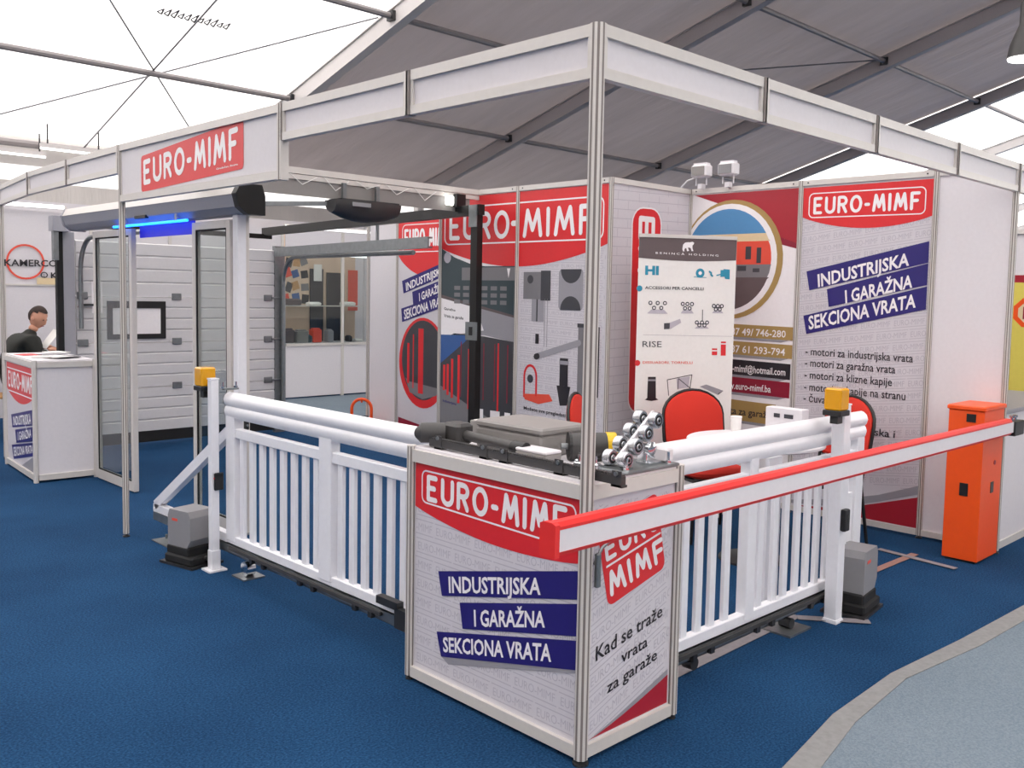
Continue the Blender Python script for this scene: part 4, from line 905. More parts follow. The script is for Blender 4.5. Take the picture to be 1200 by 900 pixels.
obj('drive_rail', MB().bar((.72, 4.05, 2.20), (1.52, 3.95, 2.26), .05, .03), 'steel', t); obj('hanger', box((1.6, 3.93, 2.29), (1.63, 3.96, 2.42)), 'steel', t); obj('hanger', box((1.9, 3.93, 2.29), (1.93, 3.96, 2.42)), 'steel', t)

# ---------------------------------------------------------------- pull-up banner
t = thing('pull_up_banner', 'white pull-up banner with dark header and product pictures', 'banner', (3.29, 2.0, 0))
a = Vector((2.97, 2.20, 0)); b = Vector((3.60, 1.785, 0)); dd = (b - a); W = dd.length; dd.normalize(); nn = Vector((-.55, -.835, 0)).normalized()
nn = Vector((dd.y, -dd.x, 0));
if nn.y > 0: nn = -nn
def PB(u, z, l): p = a + dd * u + nn * (.002 + l * .0008); return (p.x, p.y, z)
Wd = W
obj('sheet', MB().bar(a + Vector((0, 0, 1.06)), b + Vector((0, 0, 1.06)), .002, 1.98), 'paper', t)
obj('top_rail', MB().bar(a + Vector((0, 0, 2.06)), b + Vector((0, 0, 2.06)), .02, .025), 'alu', t); obj('base_cassette', MB().bar(a + Vector((0, 0, .04)), b + Vector((0, 0, .04)), .10, .07), 'alu', t)
obj('support_pole', MB().cyl(tuple((a + b) / 2 - nn * .015 + Vector((0, 0, .05))), tuple((a + b) / 2 - nn * .015 + Vector((0, 0, 2.06))), .008, 8), 'alu', t)
for s_ in (.12, Wd - .12): p = a + dd * s_; obj('foot', MB().bar(p - nn * .14 + Vector((0, 0, .006)), p + nn * .14 + Vector((0, 0, .006)), .03, .01), 'alu', t)
KB = Wd / 475.0
def bu(x, y): return ((x - 36 + (y - 40) * .016) * KB, 2.055 - (y - 38) / 640.0)
hd = obj('dark_header', poly(PB, [bu(36, 40), bu(510, 42)] + [(bu(x, 0)[0], 2.055 - (138 + 10 * math.sin(PI * (x - 36) / 474) - 38) / 640) for x in (510, 430, 350, 270, 190, 110, 36)], 1), 'pbrown', t)
bear = [(243, 92), (246, 72), (256, 62), (270, 60), (280, 60), (292, 57), (300, 62), (297, 70), (292, 74), (292, 88), (297, 100), (288, 101), (284, 88), (276, 84), (270, 86), (276, 100), (266, 102), (262, 88), (256, 88), (252, 98), (255, 102), (246, 103)]
obj('bear_emblem', poly(PB, [bu(x, y) for x, y in bear], 2), 'pwhite', hd)
obj('header_lettering', text(PB, 'B E N I N C À   H O L D I N G', (bu(115, 109), bu(420, 113), bu(420, 122), bu(115, 118)), 2, .01), 'pwhite', hd)
def bt(s_, x0, x1, y0, y1, m, bold=.01): obj('lettering', text(PB, s_, (bu(x0, y0), bu(x1, y0), bu(x1, y1), bu(x0, y1)), 1.5, bold), m, t)
bt('HI', 66, 131, 174, 214, 'teal', .05); bt('ACCESSORI PER CANCELLI', 66, 350, 268, 282, 'pdark', .02); bt('RISE', 58, 150, 523, 552, 'pdark', .0); bt('DISSUASORI, TORNELLI', 60, 302, 618, 630, 'pred2', .01)
obj('separator', strip(PB, [bu(60, 495), bu(495, 498)], .002, 1.5), 'pshade', t)
obj('bullet', disc(PB, bu(40, 280), .022, 1.5, 14), 'teal', t); obj('bullet', disc(PB, bu(34, 627), .022, 1.5, 14), 'red', t)
ic = obj('wheel_icon', disc(PB, bu(332, 202), .034, 1.5, 18), 'teal', t); obj('wheel_icon_hole', disc(PB, bu(332, 202), .014, 2, 12), 'pwhite', ic); obj('wheel_icon_base', strip(PB, [bu(302, 221), bu(362, 222)], .004, 1.6), 'teal', ic)
obj('machine_icon', poly(PB, [bu(x, y) for x, y in ((432, 185), (445, 185), (448, 180), (478, 182), (478, 228), (455, 226), (452, 216), (432, 218), (432, 208), (412, 214), (412, 208), (432, 203))], 1.5), 'teal', t)
obj('hook_icon', strip(PB, [bu(378, 194), bu(386, 200), bu(386, 208), bu(392, 214)], .014, 1.5), 'teal', t)
for x0, y0, x1, y1 in ((397, 556, 423, 588), (441, 523, 466, 590)):
    i_ = obj('red_box_icon', poly(PB, [bu(x0, y0), bu(x1, y0), bu(x1, y1), bu(x0, y1)], 1.5), 'red', t); obj('icon_gap', poly(PB, [bu(x0, y0 + 8), bu(x1, y0 + 8), bu(x1, y0 + 14), bu(x0, y0 + 14)], 2), 'pwhite', i_)
random.seed(9)
for x, y, w_, h in ((128, 365, 50, 38), (272, 365, 32, 34), (422, 368, 28, 26), (345, 445, 36, 22)):
    base_ = obj('roller_picture', poly(PB, [bu(x - w_, y + h * .8), bu(x + w_, y + h * .8), bu(x + w_ * .6, y + h * .3), bu(x - w_ * .6, y + h * .3)], 1.3), 'pfaint', t)
    for k in range(5):
        cx = x - w_ * .7 + k * w_ * .35; cy = y - h * .5 + (k % 2) * h * .6
        rr = obj('printed_roller', disc(PB, bu(cx, cy), .016, 1.7, 12), 'pdark', base_)
        obj('printed_roller', disc(PB, bu(cx, cy), .008, 2.2, 10), 'pwhite', base_)
obj('printed_stem', strip(PB, [bu(347, 375), bu(347, 440)], .006, 1.5), 'pdark', t)
pf_ = obj('profile_picture', poly(PB, [bu(185, 438), bu(238, 418), bu(243, 436), bu(190, 468)], 1.5), 'pfaint', t); obj('profile_end', poly(PB, [bu(160, 440), bu(188, 438), bu(188, 466), bu(160, 468)], 2), 'pdark', pf_)
b_ = obj('bollard_picture', poly(PB, [bu(86, 692), bu(124, 692), bu(126, 792), bu(138, 800), (bu(105, 806)), bu(72, 800), bu(84, 792)], 1.5), 'pblack', t); obj('bollard_ring', poly(PB, [bu(86, 704), bu(124, 704), bu(124, 712), bu(86, 712)], 2), 'pshade', b_)
obj('turnstile_picture', strip(PB, [bu(188, 780), bu(180, 706), bu(300, 682), bu(292, 745), bu(235, 700), bu(232, 750)], .006, 1.5), 'pdark', t)
obj('turnstile_screen', poly(PB, [bu(225, 700), bu(290, 690), bu(285, 742), bu(230, 750)], 1.3), 'pfaint', t)
rp_ = obj('plate_picture', poly(PB, [bu(340, 738), bu(372, 728), bu(458, 758), bu(432, 778)], 1.5), 'pshade', t); obj('plate_edge', poly(PB, [bu(458, 758), bu(432, 778), bu(432, 770)], 2), 'pdark', rp_)

# ---------------------------------------------------------------- chairs and table
def make_chair(lab, loc, rz):
    t = thing('conference_chair', lab, 'chair', loc, 'red conference chairs', rz)
    mb = MB(); # seat cushion: superellipse lathe-like slab; front at -y
    n = 28; ring = []
    for k in range(n):
        a = 2 * PI * k / n; c_, s_ = math.cos(a), math.sin(a); ring.append((.225 * math.copysign(abs(c_) ** .6, c_), .21 * math.copysign(abs(s_) ** .6, s_)))
    vs = []; fs = []
    for f, z in ((.93, .43), (1, .445), (1, .465), (.9, .485), (.5, .492)): vs += [(x * f, y * f, z) for x, y in ring]
    for i in range(4):
        for k in range(n): fs.append((i * n + k, i * n + (k + 1) % n, (i + 1) * n + (k + 1) % n, (i + 1) * n + k))
    fs.append(tuple(range(n - 1, -1, -1))); fs.append(tuple(4 * n + k for k in range(n)))
    obj('seat', mb.add(vs, fs), 'redfab', t, local=True, smooth=True)
    obj('seat_pan', MB().box((-.2, -.19, .415), (.2, .19, .43), .004), 'black', t, local=True)
    # backrest: rounded top shield
    def back(y, sc, z0=.56):
        pts = [(-.19 * sc, z0), (.19 * sc, z0), (.225 * sc, z0 + .08), (.225 * sc, .80)] + [(.225 * sc * math.cos(a * PI / 12), .80 + (.165 * sc) * math.sin(a * PI / 12)) for a in range(1, 12)] + [(-.225 * sc, .80), (-.225 * sc, z0 + .08)]
        return pts
    pts = back(0, 1); m2 = MB(); n = len(pts)
    for y, s_ in ((.185, .90), (.200, 1), (.222, 1), (.235, .93)):
        m2.v += [(x * s_, y + (z - .55) * .16, .75 + (z - .75) * s_) for x, z in pts]
    for i in range(3):
        for k in range(n): m2.f.append((i * n + k, i * n + (k + 1) % n, (i + 1) * n + (k + 1) % n, (i + 1) * n + k))
    m2.f.append(tuple(range(n - 1, -1, -1))); m2.f.append(tuple(3 * n + k for k in range(n)))
    obj('backrest', m2, 'redfab', t, local=True, smooth=True)
    rim = back(0, 1.04, .55); obj('back_frame', MB().tube([(x, .216 + (z - .55) * .16, z) for x, z in rim[1:]+[rim[0]]] , .011, 8), 'black', t, local=True, smooth=True)
    for s_ in (-1, 1):
        obj('leg', MB().tube([(s_ * .20, -.17, .42), (s_ * .235, -.20, .006)], .011, 8), 'blackmetal', t, local=True)
        obj('leg', MB().tube([(s_ * .225, .22, .62), (s_ * .22, .18, .42), (s_ * .235, .24, .006)], .011, 8), 'blackmetal', t, local=True)
        obj('side_rail', MB().tube([(s_ * .20, -.17, .41), (s_ * .22, .18, .41)], .010, 8), 'blackmetal', t, local=True)
    return t
ch = make_chair('red chair facing the counter between banner and round table', (2.93, 1.50, 0), math.radians(-26))
copy_tree(ch, (2.31, 1.82, 0), math.radians(28), 'red chair partly hidden behind the tall corner post', 'red conference chairs')
copy_tree(ch, (3.38, .95, 0), math.radians(-112), 'red chair behind the amber lamp post near the service list panel', 'red conference chairs')
t = thing('round_table', 'small round white table behind the gate', 'table', (2.68, .98, 0))
obj('table_top', MB().lathe([(.40, .725), (.42, .733), (.42, .747), (.415, .752)], 40, (2.66, .99, 0)), 'white', t, smooth=True)
obj('column', MB().cyl((2.66, .99, .03), (2.66, .99, .725), .03, 16), 'alu', t, smooth=True); obj('base_disc', MB().lathe([(.2, 0), (.2, .012), (.05, .035)], 30, (2.66, .99, 0)), 'dsteel', t)
t = thing('paper_cup', 'white tapered cup standing on the round table', 'cup', (2.72, 1.18, .752)); cz = .753
obj('cup_body', MB().lathe([(.028, cz), (.036, cz + .115), (.032, cz + .115), (.026, cz + .008)], 18, (2.72, 1.17, 0)), 'paper', t, smooth=True); obj('cup_rim', MB().lathe([(.037, cz + .114), (.037, cz + .12)], 18, (2.72, 1.17, 0)), 'paper', t)
t = thing('display_box', 'white upright box with dark slots on the round table', 'box', (2.75, .78, .752))
obj('box_body', MB().box((2.70, .70, .753), (2.78, .95, .96), .004), 'white', t); obj('dark_slot', MB().box((2.697, .76, .90), (2.70, .82, .925)).box((2.697, .85, .90), (2.70, .89, .925)), 'pdark', t)
# orange parking guard
t = thing('parking_guard', 'orange hoop parking guard on the floor near the far panels', 'parking guard', (3.75, 6.75, 0))
T = Matrix.Translation((3.72, 6.78, 0)) @ Matrix.Rotation(math.radians(-38), 4, 'Z')
hp = [(-.11, 0, .06), (-.11, 0, .28)] + [(-.11 * math.cos(a * PI / 10), 0, .28 + .11 * math.sin(a * PI / 10)) for a in range(1, 10)] + [(.11, 0, .28), (.11, 0, .06)]
obj('hoop', MB(T).tube(hp, .018, 10), 'orange', t, smooth=True); obj('cross_bar', MB(T).tube([(-.11, 0, .17), (.11, 0, .17)], .014, 8).cyl((0, 0, .385), (0, 0, .35), .012, 8), 'orange', t)
obj('base', MB(T).box((-.17, -.10, 0), (.17, .18, .07), .01), 'orange', t)
obj('hoop_lettering', MB(T).box((-.08, -.016, .18), (.08, -.013, .20)), 'pdark', t)

# ---------------------------------------------------------------- small counter, papers and the seated man
TC = Matrix.Translation((.10, 6.10, 0)) @ Matrix.Rotation(math.radians(-4), 4, 'Z')
t = thing('small_counter', 'small white counter with printed end before the seated man', 'counter', (.3, 6.6, 0))
cw, cl, chh = .46, 1.04, 1.0
obj('worktop', MB(TC).box((0, 0, chh - .012), (cw, cl, chh)), 'white', t)
obj('front_panel', MB(TC).box((.018, .004, .06), (cw - .018, .010, chh - .06)), 'white', t); obj('printed_panel', MB(TC).box((.004, .018, .06), (.010, cl - .018, chh - .06)), 'pgrey', t)
obj('back_panel', MB(TC).box((cw - .01, .018, .06), (cw - .004, cl - .018, chh - .06)), 'white', t); obj('end_panel', MB(TC).box((.018, cl - .01, .06), (cw - .018, cl - .004, chh - .06)), 'white', t)
for z in (.04, chh - .036):
    obj('rail', MB(TC).box((.02, -.012, z - .022), (cw - .02, .016, z + .024)), 'alu', t); obj('rail', MB(TC).box((-.012, .02, z - .022), (.016, cl - .02, z + .024)), 'alu', t)
for x, y in ((0, 0), (cw, 0), (0, cl), (cw, cl)): obj('post', MB(TC).prism([(.02 * math.cos(PI / 8 + k * PI / 4), .02 * math.sin(PI / 8 + k * PI / 4)) for k in range(8)], (x, y, 0), (x, y, chh + .002), (1, 0, 0), (0, 1, 0)), 'alu', t)
def PC(a_, b_, l): v = TC @ Vector((.0035 - l * .0008, a_, b_)); return tuple(v)
ar = obj('red_arch', arch(PC, 1.0, .03, .93, .70, .70, .60, 1), 'red', t); obj('logo_line', strip(PC, [(.97, .88), (.06, .88)], .01, 2), 'pwhite', ar); obj('logo_line', strip(PC, [(.94, .68), (.06, .68)], .01, 2), 'pwhite', ar)
obj('logo_lettering', logo_text(PC, 'EURO-MIMF', ((.93, .86), (.08, .86), (.08, .71), (.93, .71)), 2, .17), 'pwhite', ar)
band(PC, ((.86, .47), (.03, .60), (.03, .47), (.82, .36)), 2, t, 'INDUSTRIJSKA', ((.78, .46), (.14, .56), (.14, .47), (.77, .385)))
band(PC, ((.72, .35), (.03, .46), (.03, .34), (.68, .24)), 2.2, t, 'I GARAŽNA', ((.62, .345), (.14, .43), (.14, .36), (.62, .27)))
band(PC, ((.86, .20), (.03, .33), (.03, .22), (.80, .08)), 2.4, t, 'SEKCIONA VRATA', ((.80, .19), (.1, .30), (.1, .235), (.78, .11)))
obj('grey_swoosh', poly(PC, [(.5, .07), (.1, .2), (.03, .2), (.03, .07)], 1.5), 'pshade', t)
random.seed(3)
for k, (x, y, rz, m, lab) in enumerate(((.12, .75, 10, 'red', 'red leaflet on the small counter nearest the seated man'), (.16, .42, -20, 'paper', 'white leaflet at the printed edge of the small counter'), (.28, .62, 30, 'pshade', 'grey brochure in the middle of the small counter'),
                                       (.34, .28, -8, 'pmid', 'dark grey brochure near the plain side of the small counter'), (.36, .80, 15, 'paper', 'white sheet at the inner edge of the small counter'), (.22, .20, 25, 'paper', 'white leaflet over the front rail of the small counter'))):
    TT = TC @ Matrix.Translation((x, y, chh + .001 + k * .0035)) @ Matrix.Rotation(math.radians(rz), 4, 'Z')
    tag(obj('leaflet', MB(TT).box((-.075, -.105, 0), (.075, .105, .003)), m), lab, 'leaflet', 'leaflets on the small counter')

# seated man behind: chair, small table, body
px, py = .84, 8.86
t = thing('wooden_chair', 'light wooden chair under the seated man', 'chair', (px - .15, py, 0))
obj('seat', MB().box((px - .36, py - .21, .42), (px + .06, py + .21, .45), .01), 'wood', t)
for x in (px - .34, px + .03):
    for y in (py - .19, py + .19): obj('leg', MB().cyl((x, y, 0), (x, y, .43), .018, 8), 'wood', t)
obj('backrest', MB().box((px - .38, py - .2, .70), (px - .35, py + .2, .92), .01), 'wood', t)
for y in (py - .18, py + .18): obj('back_post', MB().cyl((px - .35, y, .42), (px - .37, y, .9), .015, 8), 'wood', t)
t = thing('low_table', 'small white table before the seated man', 'table', (px + .55, py, 0))
obj('table_top', MB().box((px + .22, py - .35, .72), (px + .85, py + .35, .745), .004), 'white', t)
for x in (px + .26, px + .81):
    for y in (py - .31, py + .31): obj('leg', MB().cyl((x, y, 0), (x, y, .72), .018, 8), 'alu', t)
def skin_body(name, verts, edges, radii, m, parent, sub=2):
    me = bpy.data.meshes.new(name); me.from_pydata(verts, edges, []); me.update()
    o = bpy.data.objects.new(name, me); COL.objects.link(o); me.materials.append(M[m])
    sk = o.modifiers.new('skin', 'SKIN'); sk.use_smooth_shade = True
    for i, r in enumerate(radii): me.skin_vertices[0].data[i].radius = (r, r) if not isinstance(r, tuple) else r; me.skin_vertices[0].data[i].use_root = (i == 0)
    ss = o.modifiers.new('smooth', 'SUBSURF'); ss.levels = sub; ss.render_levels = sub
    if parent: o.location = -wloc(parent); o.parent = parent
    return o
pm = thing('person', 'man in a dark jacket seated behind the small counter reading a paper', 'person', (px, py, 0))
V = [(px - .12, py, .52), (px - .11, py, .68), (px - .06, py, .84), (px + .0, py, .98), (px + .04, py, 1.06), (px + .07, py, 1.14),
     (px - .10, py - .10, .50), (px + .28, py - .12, .50), (px + .32, py - .12, .10), (px + .42, py - .12, .05),
     (px - .10, py + .10, .50), (px + .28, py + .12, .50), (px + .32, py + .12, .10), (px + .42, py + .12, .05),
     (px + .0, py - .21, 1.01), (px + .06, py - .27, .82), (px + .12, py - .26, .93),
     (px + .0, py + .21, 1.01), (px + .08, py + .27, .82), (px + .17, py + .02, .94)]
E = [(0, 1), (1, 2), (2, 3), (3, 4), (4, 5), (0, 6), (6, 7), (7, 8), (8, 9), (0, 10), (10, 11), (11, 12), (12, 13), (3, 14), (14, 15), (15, 16), (3, 17), (17, 18), (18, 19)]
RR = [.16, .18, .20, .165, .075, .06, .09, .075, .05, .045, .09, .075, .05, .045, .10, .07, .045, .10, .07, .045]
skin_body('body', V, E, RR, 'jacket', pm)
hc = Vector((px + .12, py - .02, 1.26))
hv = [hc + Vector((-.02, 0, -.13)), hc + Vector((0, 0, -.06)), hc + Vector((-.005, 0, .02)), hc + Vector((-.01, 0, .07))]
skin_body('neck', [tuple(v) for v in (Vector((px + .06, py, 1.10)), Vector((px + .10, py, 1.19)))], [(0, 1)], [.058, .055], 'skin', pm)
# head as a deformed sphere looking down toward +X
hd_ = MB(); n = 20; m_ = 14; TH = Matrix.Translation(hc) @ Matrix.Rotation(math.radians(-52), 4, 'Z') @ Matrix.Rotation(math.radians(26), 4, 'Y')
vs = []; fs = []
for i in range(m_ + 1):
    ph_ = PI * i / m_
    for k in range(n):
        th = 2 * PI * k / n; x = math.sin(ph_) * math.cos(th); y = math.sin(ph_) * math.sin(th); z = math.cos(ph_)
        X = x * .098; Y_ = y * .076; Zz = z * .122
        if z < 0: X *= 1 - .18 * abs(z); Y_ *= 1 - .32 * abs(z); X += .012 * abs(z)
        if x > .8 and abs(y) < .3 and -.35 < z < .15: X += .022 * (1 - abs(y) / .3) * (1 - abs(z + .15) / .35)
        if x > .5 and .05 < z < .3 and .2 < abs(y) < .6: X -= .006
        vs.append((X, Y_, Zz))
for i in range(m_):
    for k in range(n): fs.append((i * n + k, i * n + (k + 1) % n, (i + 1) * n + (k + 1) % n, (i + 1) * n + k))
ho = obj('head', MB(TH).add(vs, fs), 'skin', pm, smooth=True)
hr = MB(TH); vs2 = []; fs2 = []
for i in range(m_ + 1):
    for k in range(n):
        x, y, z = vs[i * n + k]; vs2.append((x * 1.06 - .006, y * 1.07, z * 1.05 + .006))
for i in range(m_):
    for k in range(n):
        c_ = [Vector(vs2[j]) for j in (i * n + k, (i + 1) * n + (k + 1) % n)]; q_ = (c_[0] + c_[1]) / 2
        if q_.z > .068 + .35 * max(0, q_.x) - .0 or (q_.x < -.035 and q_.z > -.045): fs2.append((i * n + k, i * n + (k + 1) % n, (i + 1) * n + (k + 1) % n, (i + 1) * n + k))
obj('hair', hr.add(vs2, fs2), 'hair', pm, smooth=True)
for s_ in (-1, 1):
    obj('ear', MB(TH).lathe([(.004, -.006), (.018, -.003), (.02, .003), (.008, .008)], 12, (-.005, s_ * .078, -.01), 'y'), 'skin', ho, smooth=True)
    obj('eye', MB(TH).lathe([(.003, .0), (.008, .002), (.006, .005)], 10, (.084, s_ * .028, .015), 'x'), 'pblack', ho)
obj('mouth', MB(TH).box((.082, -.022, -.062), (.090, .022, -.056)), 'lred', ho)
def hand(c, yaw, parent):
    T_ = Matrix.Translation(c) @ Matrix.Rotation(yaw, 4, 'Z')
    vs = [(0, 0, 0), (.045, 0, 0), (.085, 0, 0)]; ed = [(0, 1), (1, 2)]; rr = [.022, .03, .026]
    for j, (yy, L) in enumerate(((-.03, .06), (-.01, .07), (.01, .066), (.03, .05))):
        b0 = len(vs); vs += [(.09, yy, 0), (.09 + L * .5, yy, -.008), (.09 + L, yy, -.03)]; ed += [(2, b0), (b0, b0 + 1), (b0 + 1, b0 + 2)]; rr += [.010, .009, .008]
    b0 = len(vs); vs += [(.03, -.035, 0), (.06, -.055, -.005), (.085, -.06, -.01)]; ed += [(1, b0), (b0, b0 + 1), (b0 + 1, b0 + 2)]; rr += [.012, .010, .009]
    return skin_body('hand', [tuple(T_ @ Vector(v)) for v in vs], ed, rr, 'skin', parent, 1)
hand((px + .13, py - .27, .93), .1, pm); hand((px + .17, py + .0, .94), -.5, pm)
magazine_shift = Vector((-.14, 0, .04)); t = thing('magazine', 'open pale magazine held up by the seated man', 'magazine', (px + .4, py - .16, .9))
obj('page', MB(Matrix.Translation(magazine_shift)).add([(px + .26, py - .27, .90), (px + .40, py - .27, 1.08), (px + .40, py - .06, 1.10), (px + .26, py - .06, .91), (px + .262, py - .27, .897), (px + .402, py - .27, 1.077), (px + .402, py - .06, 1.097), (px + .262, py - .06, .907)], [(0, 1, 2, 3), (7, 6, 5, 4), (0, 4, 5, 1), (1, 5, 6, 2), (2, 6, 7, 3), (3, 7, 4, 0)]), 'paper', t)
obj('page', MB(Matrix.Translation(magazine_shift)).add([(px + .40, py - .27, 1.08), (px + .50, py - .26, .90), (px + .50, py - .06, .91), (px + .40, py - .06, 1.10), (px + .402, py - .27, 1.077), (px + .502, py - .26, .897), (px + .502, py - .06, .907), (px + .402, py - .06, 1.097)], [(0, 1, 2, 3), (7, 6, 5, 4), (0, 4, 5, 1), (1, 5, 6, 2), (2, 6, 7, 3), (3, 7, 4, 0)]), 'pshade', t)

# ---------------------------------------------------------------- neighbouring stands behind
t = thing('wall_panel', 'white wall of the far stand carrying the orange circle logo', 'wall panel', (1.4, 10.2, 0))
for k in range(6): obj('board', box((-2.0 + k, 10.2, .02), (-1.02 + k, 10.21, 2.5)), 'board', t)
for k in range(7): obj('post', box((-2.02 + k, 10.18, 0), (-1.98 + k, 10.22, 2.53)), 'alu', t)
obj('mid_rail', box((-2, 10.185, 1.60), (4, 10.2, 1.62)), 'alu', t)
P = planeY(10.18)
lg = obj('logo_ring', strip(P, [(1.24 + .20 * math.cos(2 * PI * k / 28), 1.885 + .20 * math.sin(2 * PI * k / 28)) for k in range(28)], .022, 1, True), 'pred2', t)
obj('lettering', text(P, 'KAMERCOMMERCE', ((1.01, 1.91), (2.08, 1.93), (2.08, 1.85), (1.01, 1.83)), 2, .02), 'pblack', t)
obj('lettering', text(P, '® KÄRCHER', ((1.40, 1.77), (2.0, 1.77), (2.0, 1.70), (1.40, 1.70)), 2, .03), 'pblack', t)
obj('yellow_patch', poly(P, [(1.36, 1.70), (1.9, 1.70), (1.9, 1.62), (1.36, 1.62)], 1), 'cream', t)
t = thing('tube_light', 'white fluorescent tube above the orange circle logo wall', 'lamp', (1.1, 10.1, 2.53))
obj('tube', MB().cyl((.2, 10.12, 2.56), (1.66, 10.12, 2.56), .022, 10), 'tube', t); obj('fitting', box((.2, 10.13, 2.535), (1.7, 10.16, 2.57)), 'alu', t)
t = thing('display_case', 'white display case wall with two glazed shelves of goods', 'display case', (5.3, 10.3, 0))
for x0, x1 in ((4.72, 5.68), (5.70, 6.26)):
    obj('added_case_tube', box((x0 + .05, 10.26, 2.14), (x1 - .05, 10.29, 2.17)), 'tube', t)  # glowing tube added to brighten the inside of the case
    obj('base_panel', box((x0, 10.2, .02), (x1, 10.22, .78)), 'white', t); obj('head_panel', box((x0, 10.2, 2.18), (x1, 10.22, 2.5)), 'white', t)
    obj('sill', box((x0, 10.18, .78), (x1, 10.22, .82)), 'alu', t)
    obj('pane', box((x0, 10.2, .82), (x1, 10.204, 2.18)), 'glass', t)
    obj('shelf', box((x0, 10.24, .80), (x1, 10.7, .82)), 'white', t)
    for z in (1.37,): obj('shelf', box((x0, 10.28, z), (x1, 10.6, z + .012)), 'alu', t)
for x in (4.66, 5.69, 6.27): obj('post', box((x - .02, 10.18, 0), (x + .02, 10.22, 2.5)), 'alu', t)
obj('back_board', box((4.66, 10.72, .02), (6.27, 10.74, 2.5)), 'beige', t)
obj('poster', box((4.70, 10.70, 1.35), (5.40, 10.71, 2.18)), 'beige', t)
obj('dark_back_panel', box((5.42, 10.69, .82), (5.66, 10.70, 1.95)), 'pblack', t); obj('dark_back_panel', box((5.72, 10.69, .82), (6.05, 10.70, 1.90)), 'pblack', t)
obj('coral_strip', box((6.12, 10.69, 1.3), (6.30, 10.70, 1.95)), 'pred2', t); obj('side_board', box((6.27, 10.2, .02), (7.2, 10.22, 2.5)), 'board', t); obj('side_board', box((4.05, 10.2, .02), (4.64, 10.22, 2.5)), 'board', t)
obj('paper_notice', box((5.48, 10.67, 1.76), (5.62, 10.68, 2.02)), 'paper', t)
random.seed(12)
tones = ['pbrown', 'pdark', 'pblue', 'pmid', 'pgreen', 'pred2', 'wood', 'pblack']
for k in range(16):
    x = 4.84 + (k % 4) * .145; z = 1.41 + (k // 4) * .19
    obj('poster_picture', MB(Matrix.Translation((x, 10.695, z)) @ Matrix.Rotation(random.uniform(-.4, .4), 4, 'Y')).box((0, 0, 0), (random.uniform(.10, .135), .004, random.uniform(.11, .16))), tones[(k * 5) % 8], t)
goods = [('leather_bag', 'pbrown', 4.78, .82, .16, .22, 'brown leather bag'), ('cloth_bundle', 'lplastic', 4.98, .82, .2, .2, 'pale cloth bundle'), ('toy_box', 'pgreen', 5.16, .82, .08, .12, 'small green box'), ('orange_box', 'pred2', 5.26, .82, .15, .22, 'orange box'),
         ('picture_frame', 'pshade', 5.52, .82, .10, .2, 'small picture frame'), ('folded_leather', 'pbrown', 4.76, 1.385, .3, .10, 'folded brown leather'), ('white_tray', 'paper', 5.20, 1.385, .2, .05, 'white tray'),
         ('white_tray', 'paper', 5.80, 1.385, .22, .06, 'white folded card'), ('small_jar', 'pdark', 5.9, .82, .06, .10, 'small dark jar'), ('card_stack', 'paper', 6.02, .82, .14, .04, 'stack of pale cards')]
for nm, m, x, z, w_, h, lab in goods:
    low = z < 1
    T_ = Matrix.Translation((x, 10.32, z + .001))
    b2 = MB(T_).box((0, 0, 0), (w_, .14, h * .9), .012)
    b2.box((w_ * .1, .03, h * .89), (w_ * .9, .11, h), .008)
    tag(obj(nm, b2, m), lab + (' on the lower shelf of the display case' if low else ' on the upper shelf of the display case'), 'goods', 'goods in the display case')
# far plain stand walls behind the garage door
t = thing('wall_panel', 'plain grey back wall boards seen above the garage door', 'wall panel', (6, 12.4, 0))
for k in range(7): obj('board', box((1.6 + k * 1.2, 12.4, .02), (2.78 + k * 1.2, 12.42, 2.8)), 'board', t)
t = thing('tube_light', 'long white tube light over the display case wall', 'lamp', (5.6, 10.1, 2.56)); obj('tube', MB().cyl((4.6, 10.0, 2.52), (6.1, 10.0, 2.52), .02, 10), 'tube', t); obj('fitting', box((4.6, 10.01, 2.53), (6.1, 10.04, 2.56)), 'alu', t)

# right neighbour
t = thing('white_counter', 'plain white counter of the neighbouring stand beside the orange cabinet', 'counter', (4.6, .2, 0))
obj('front_panel', MB().box((4.06, .03, .02), (5.6, .05, .90)), 'white', t); obj('worktop', MB().box((4.04, .01, .90), (5.62, .5, .93), .004), 'pshade', t); obj('plinth', box((4.06, .02, 0), (5.6, .05, .05)), 'alu', t); obj('end_panel', box((4.06, .05, .02), (4.08, .48, .90)), 'white', t)
t = thing('yellow_poster', 'yellow poster with red strip and octagon emblem on the next stand', 'poster', (6, .5, .85))
obj('sheet', box((6.0, -.4, .85), (6.01, .68, 1.84)), 'ylwp', t); obj('red_strip', box((5.998, -.4, 1.80), (6.0, .68, 1.86)), 'dred', t)
P = planeX(5.999)
oc = obj('octagon_emblem', poly(P, [(.50 + .13 * math.cos(PI / 8 + k * PI / 4), 1.55 + .13 * math.sin(PI / 8 + k * PI / 4)) for k in range(8)], 1), 'orange', t); obj('octagon_centre', poly(P, [(.50 + .09 * math.cos(PI / 8 + k * PI / 4), 1.55 + .09 * math.sin(PI / 8 + k * PI / 4)) for k in range(8)], 2), 'cream', oc)
obj('emblem_letter', text(P, 'E', ((.545, 1.60), (.47, 1.60), (.47, 1.50), (.545, 1.50)), 3, .03), 'lred', oc)
t = thing('wall_panel', 'white back wall of the neighbouring stand behind the yellow poster', 'wall panel', (6.05, 0, 0))
obj('board', box((6.02, -.9, .02), (6.04, 1.6, 2.2)), 'white', t); obj('rail', box((6.0, -.9, 2.2), (6.04, 1.6, 2.24)), 'alu', t)
t = thing('bar_chair', 'black rounded chair back above the neighbouring white counter', 'chair', (5.0, .75, 0))
bk = MB(); 
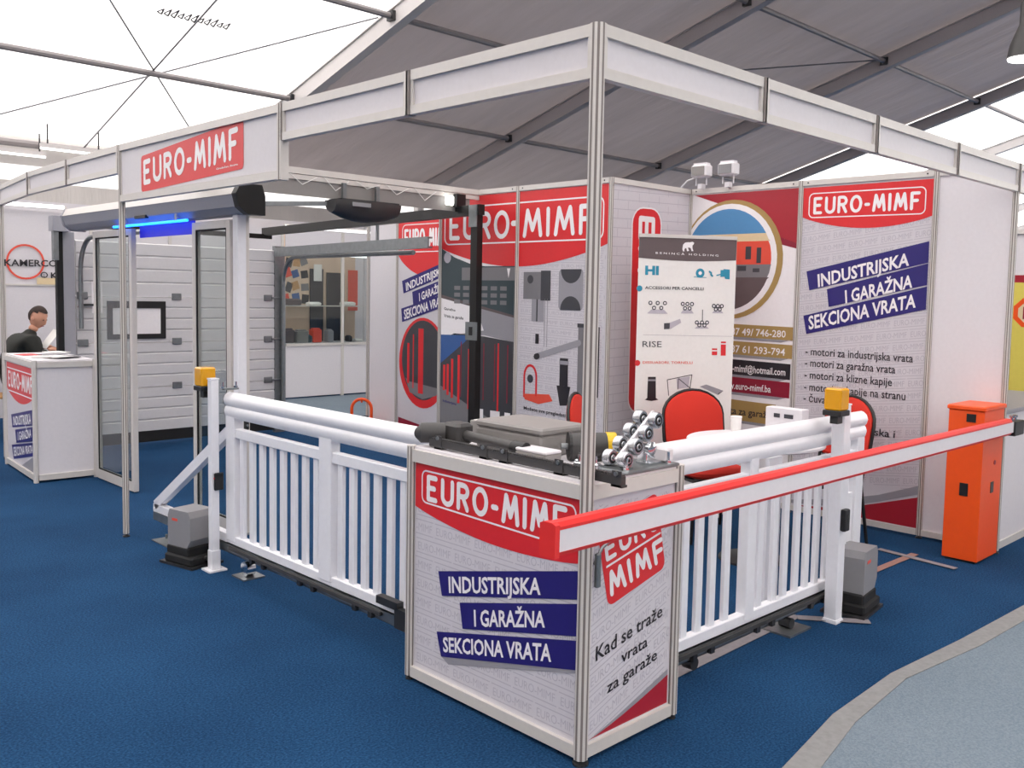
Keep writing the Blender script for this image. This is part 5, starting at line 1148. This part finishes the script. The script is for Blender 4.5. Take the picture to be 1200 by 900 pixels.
pts = [(.20 * math.cos(2 * PI * k / 20), .26 * math.sin(2 * PI * k / 20)) for k in range(20)]
obj('backrest', MB().prism(pts, (5.05, .62, 1.20), (5.08, .62, 1.20), (0, 1, 0), (0, 0, 1)), 'black', t); obj('seat', MB().box((4.7, .42, .64), (5.06, .8, .70), .02), 'black', t); obj('column', MB().cyl((4.88, .6, .02), (4.88, .6, .64), .03, 12), 'chrome', t); obj('base_disc', MB().lathe([(.2, 0), (.2, .012), (.04, .03)], 20, (4.88, .6, 0)), 'chrome', t)
obj('back_support', MB().bar((5.05, .61, .66), (5.065, .61, 1.0), .04, .02, up=(0, 1, 0)), 'chrome', t)

# floodlights on the cabin corner and hanging hall lamp
for k, (x, y, lab) in enumerate(((3.94, 2.36, 'white halogen floodlight facing away on the cabin top rail'), (3.96, 2.12, 'white halogen floodlight with visible lens on the back wall top rail'))):
    t = thing('floodlight', lab, 'lamp', (x, y, 2.5), 'floodlights on the wall tops')
    obj('clamp', MB().box((x - .02, y - .02, 2.49), (x + .03, y + .02, 2.53)), 'white', t); 
    for q_ in (-.05, .05): obj('stem', MB().cyl((x, y + q_, 2.52), (x, y + q_, 2.62), .006, 6), 'white', t)
    obj('housing', MB().box((x - .05, y - .075, 2.58), (x + .05, y + .075, 2.68), .012), 'white', t); obj('lens', MB().box((x - .056, y - .06, 2.595), (x - .05, y + .06, 2.665)), 'gplastic' if k else 'lplastic', t)
    obj('fins', MB().box((x - .03, y - .06, 2.68), (x + .03, y + .06, 2.695)), 'white', t)
tag(obj('flood_cable', MB().tube([(3.97, 2.40, 2.6), (3.97, 2.52, 2.57), (3.98, 2.60, 2.51)], .006, 6), 'white'), 'white cable curling from the floodlights to the top rail', 'cable')
t = thing('hall_lamp', 'dark hanging hall lamp with bright lens near the roof edge', 'lamp', (7, 1, 3.9))
hx, hy, hz = 6.98, .98, 3.88
obj('shade', MB().lathe([(.14, hz + .0), (.12, hz + .12), (.05, hz + .3), (.045, hz + .5)], 20, (hx, hy, 0)), 'dgrey', t, smooth=True); obj('lens', MB().lathe([(.13, hz - .02), (.135, hz - .005)], 20, (hx, hy, 0)), 'lampw', t)
obj('suspension', MB().cyl((hx, hy, hz + .5), (hx, hy, RZ(hy) + .05), .012, 8), 'dsteel', t)

for k, (xa, xb, y, z, lab) in enumerate(((1.9, 2.95, 14.9, 3.74, 'first white tube light hanging under the tent eave'), (2.75, 3.75, 14.5, 3.83, 'second white tube light hanging under the tent eave'))):
    t = thing('eave_light', lab, 'lamp', ((xa + xb) / 2, y, z)); obj('tube', MB().cyl((xa, y, z), (xb, y, z), .018, 8), 'tube', t); obj('fitting', box((xa, y - .04, z + .02), (xb, y + .04, z + .08)), 'raft', t)
    for x in (xa + .1, xb - .1): obj('hanger', box((x, y - .01, z + .08), (x + .02, y + .01, RZ(y) + .15)), 'dsteel', t)
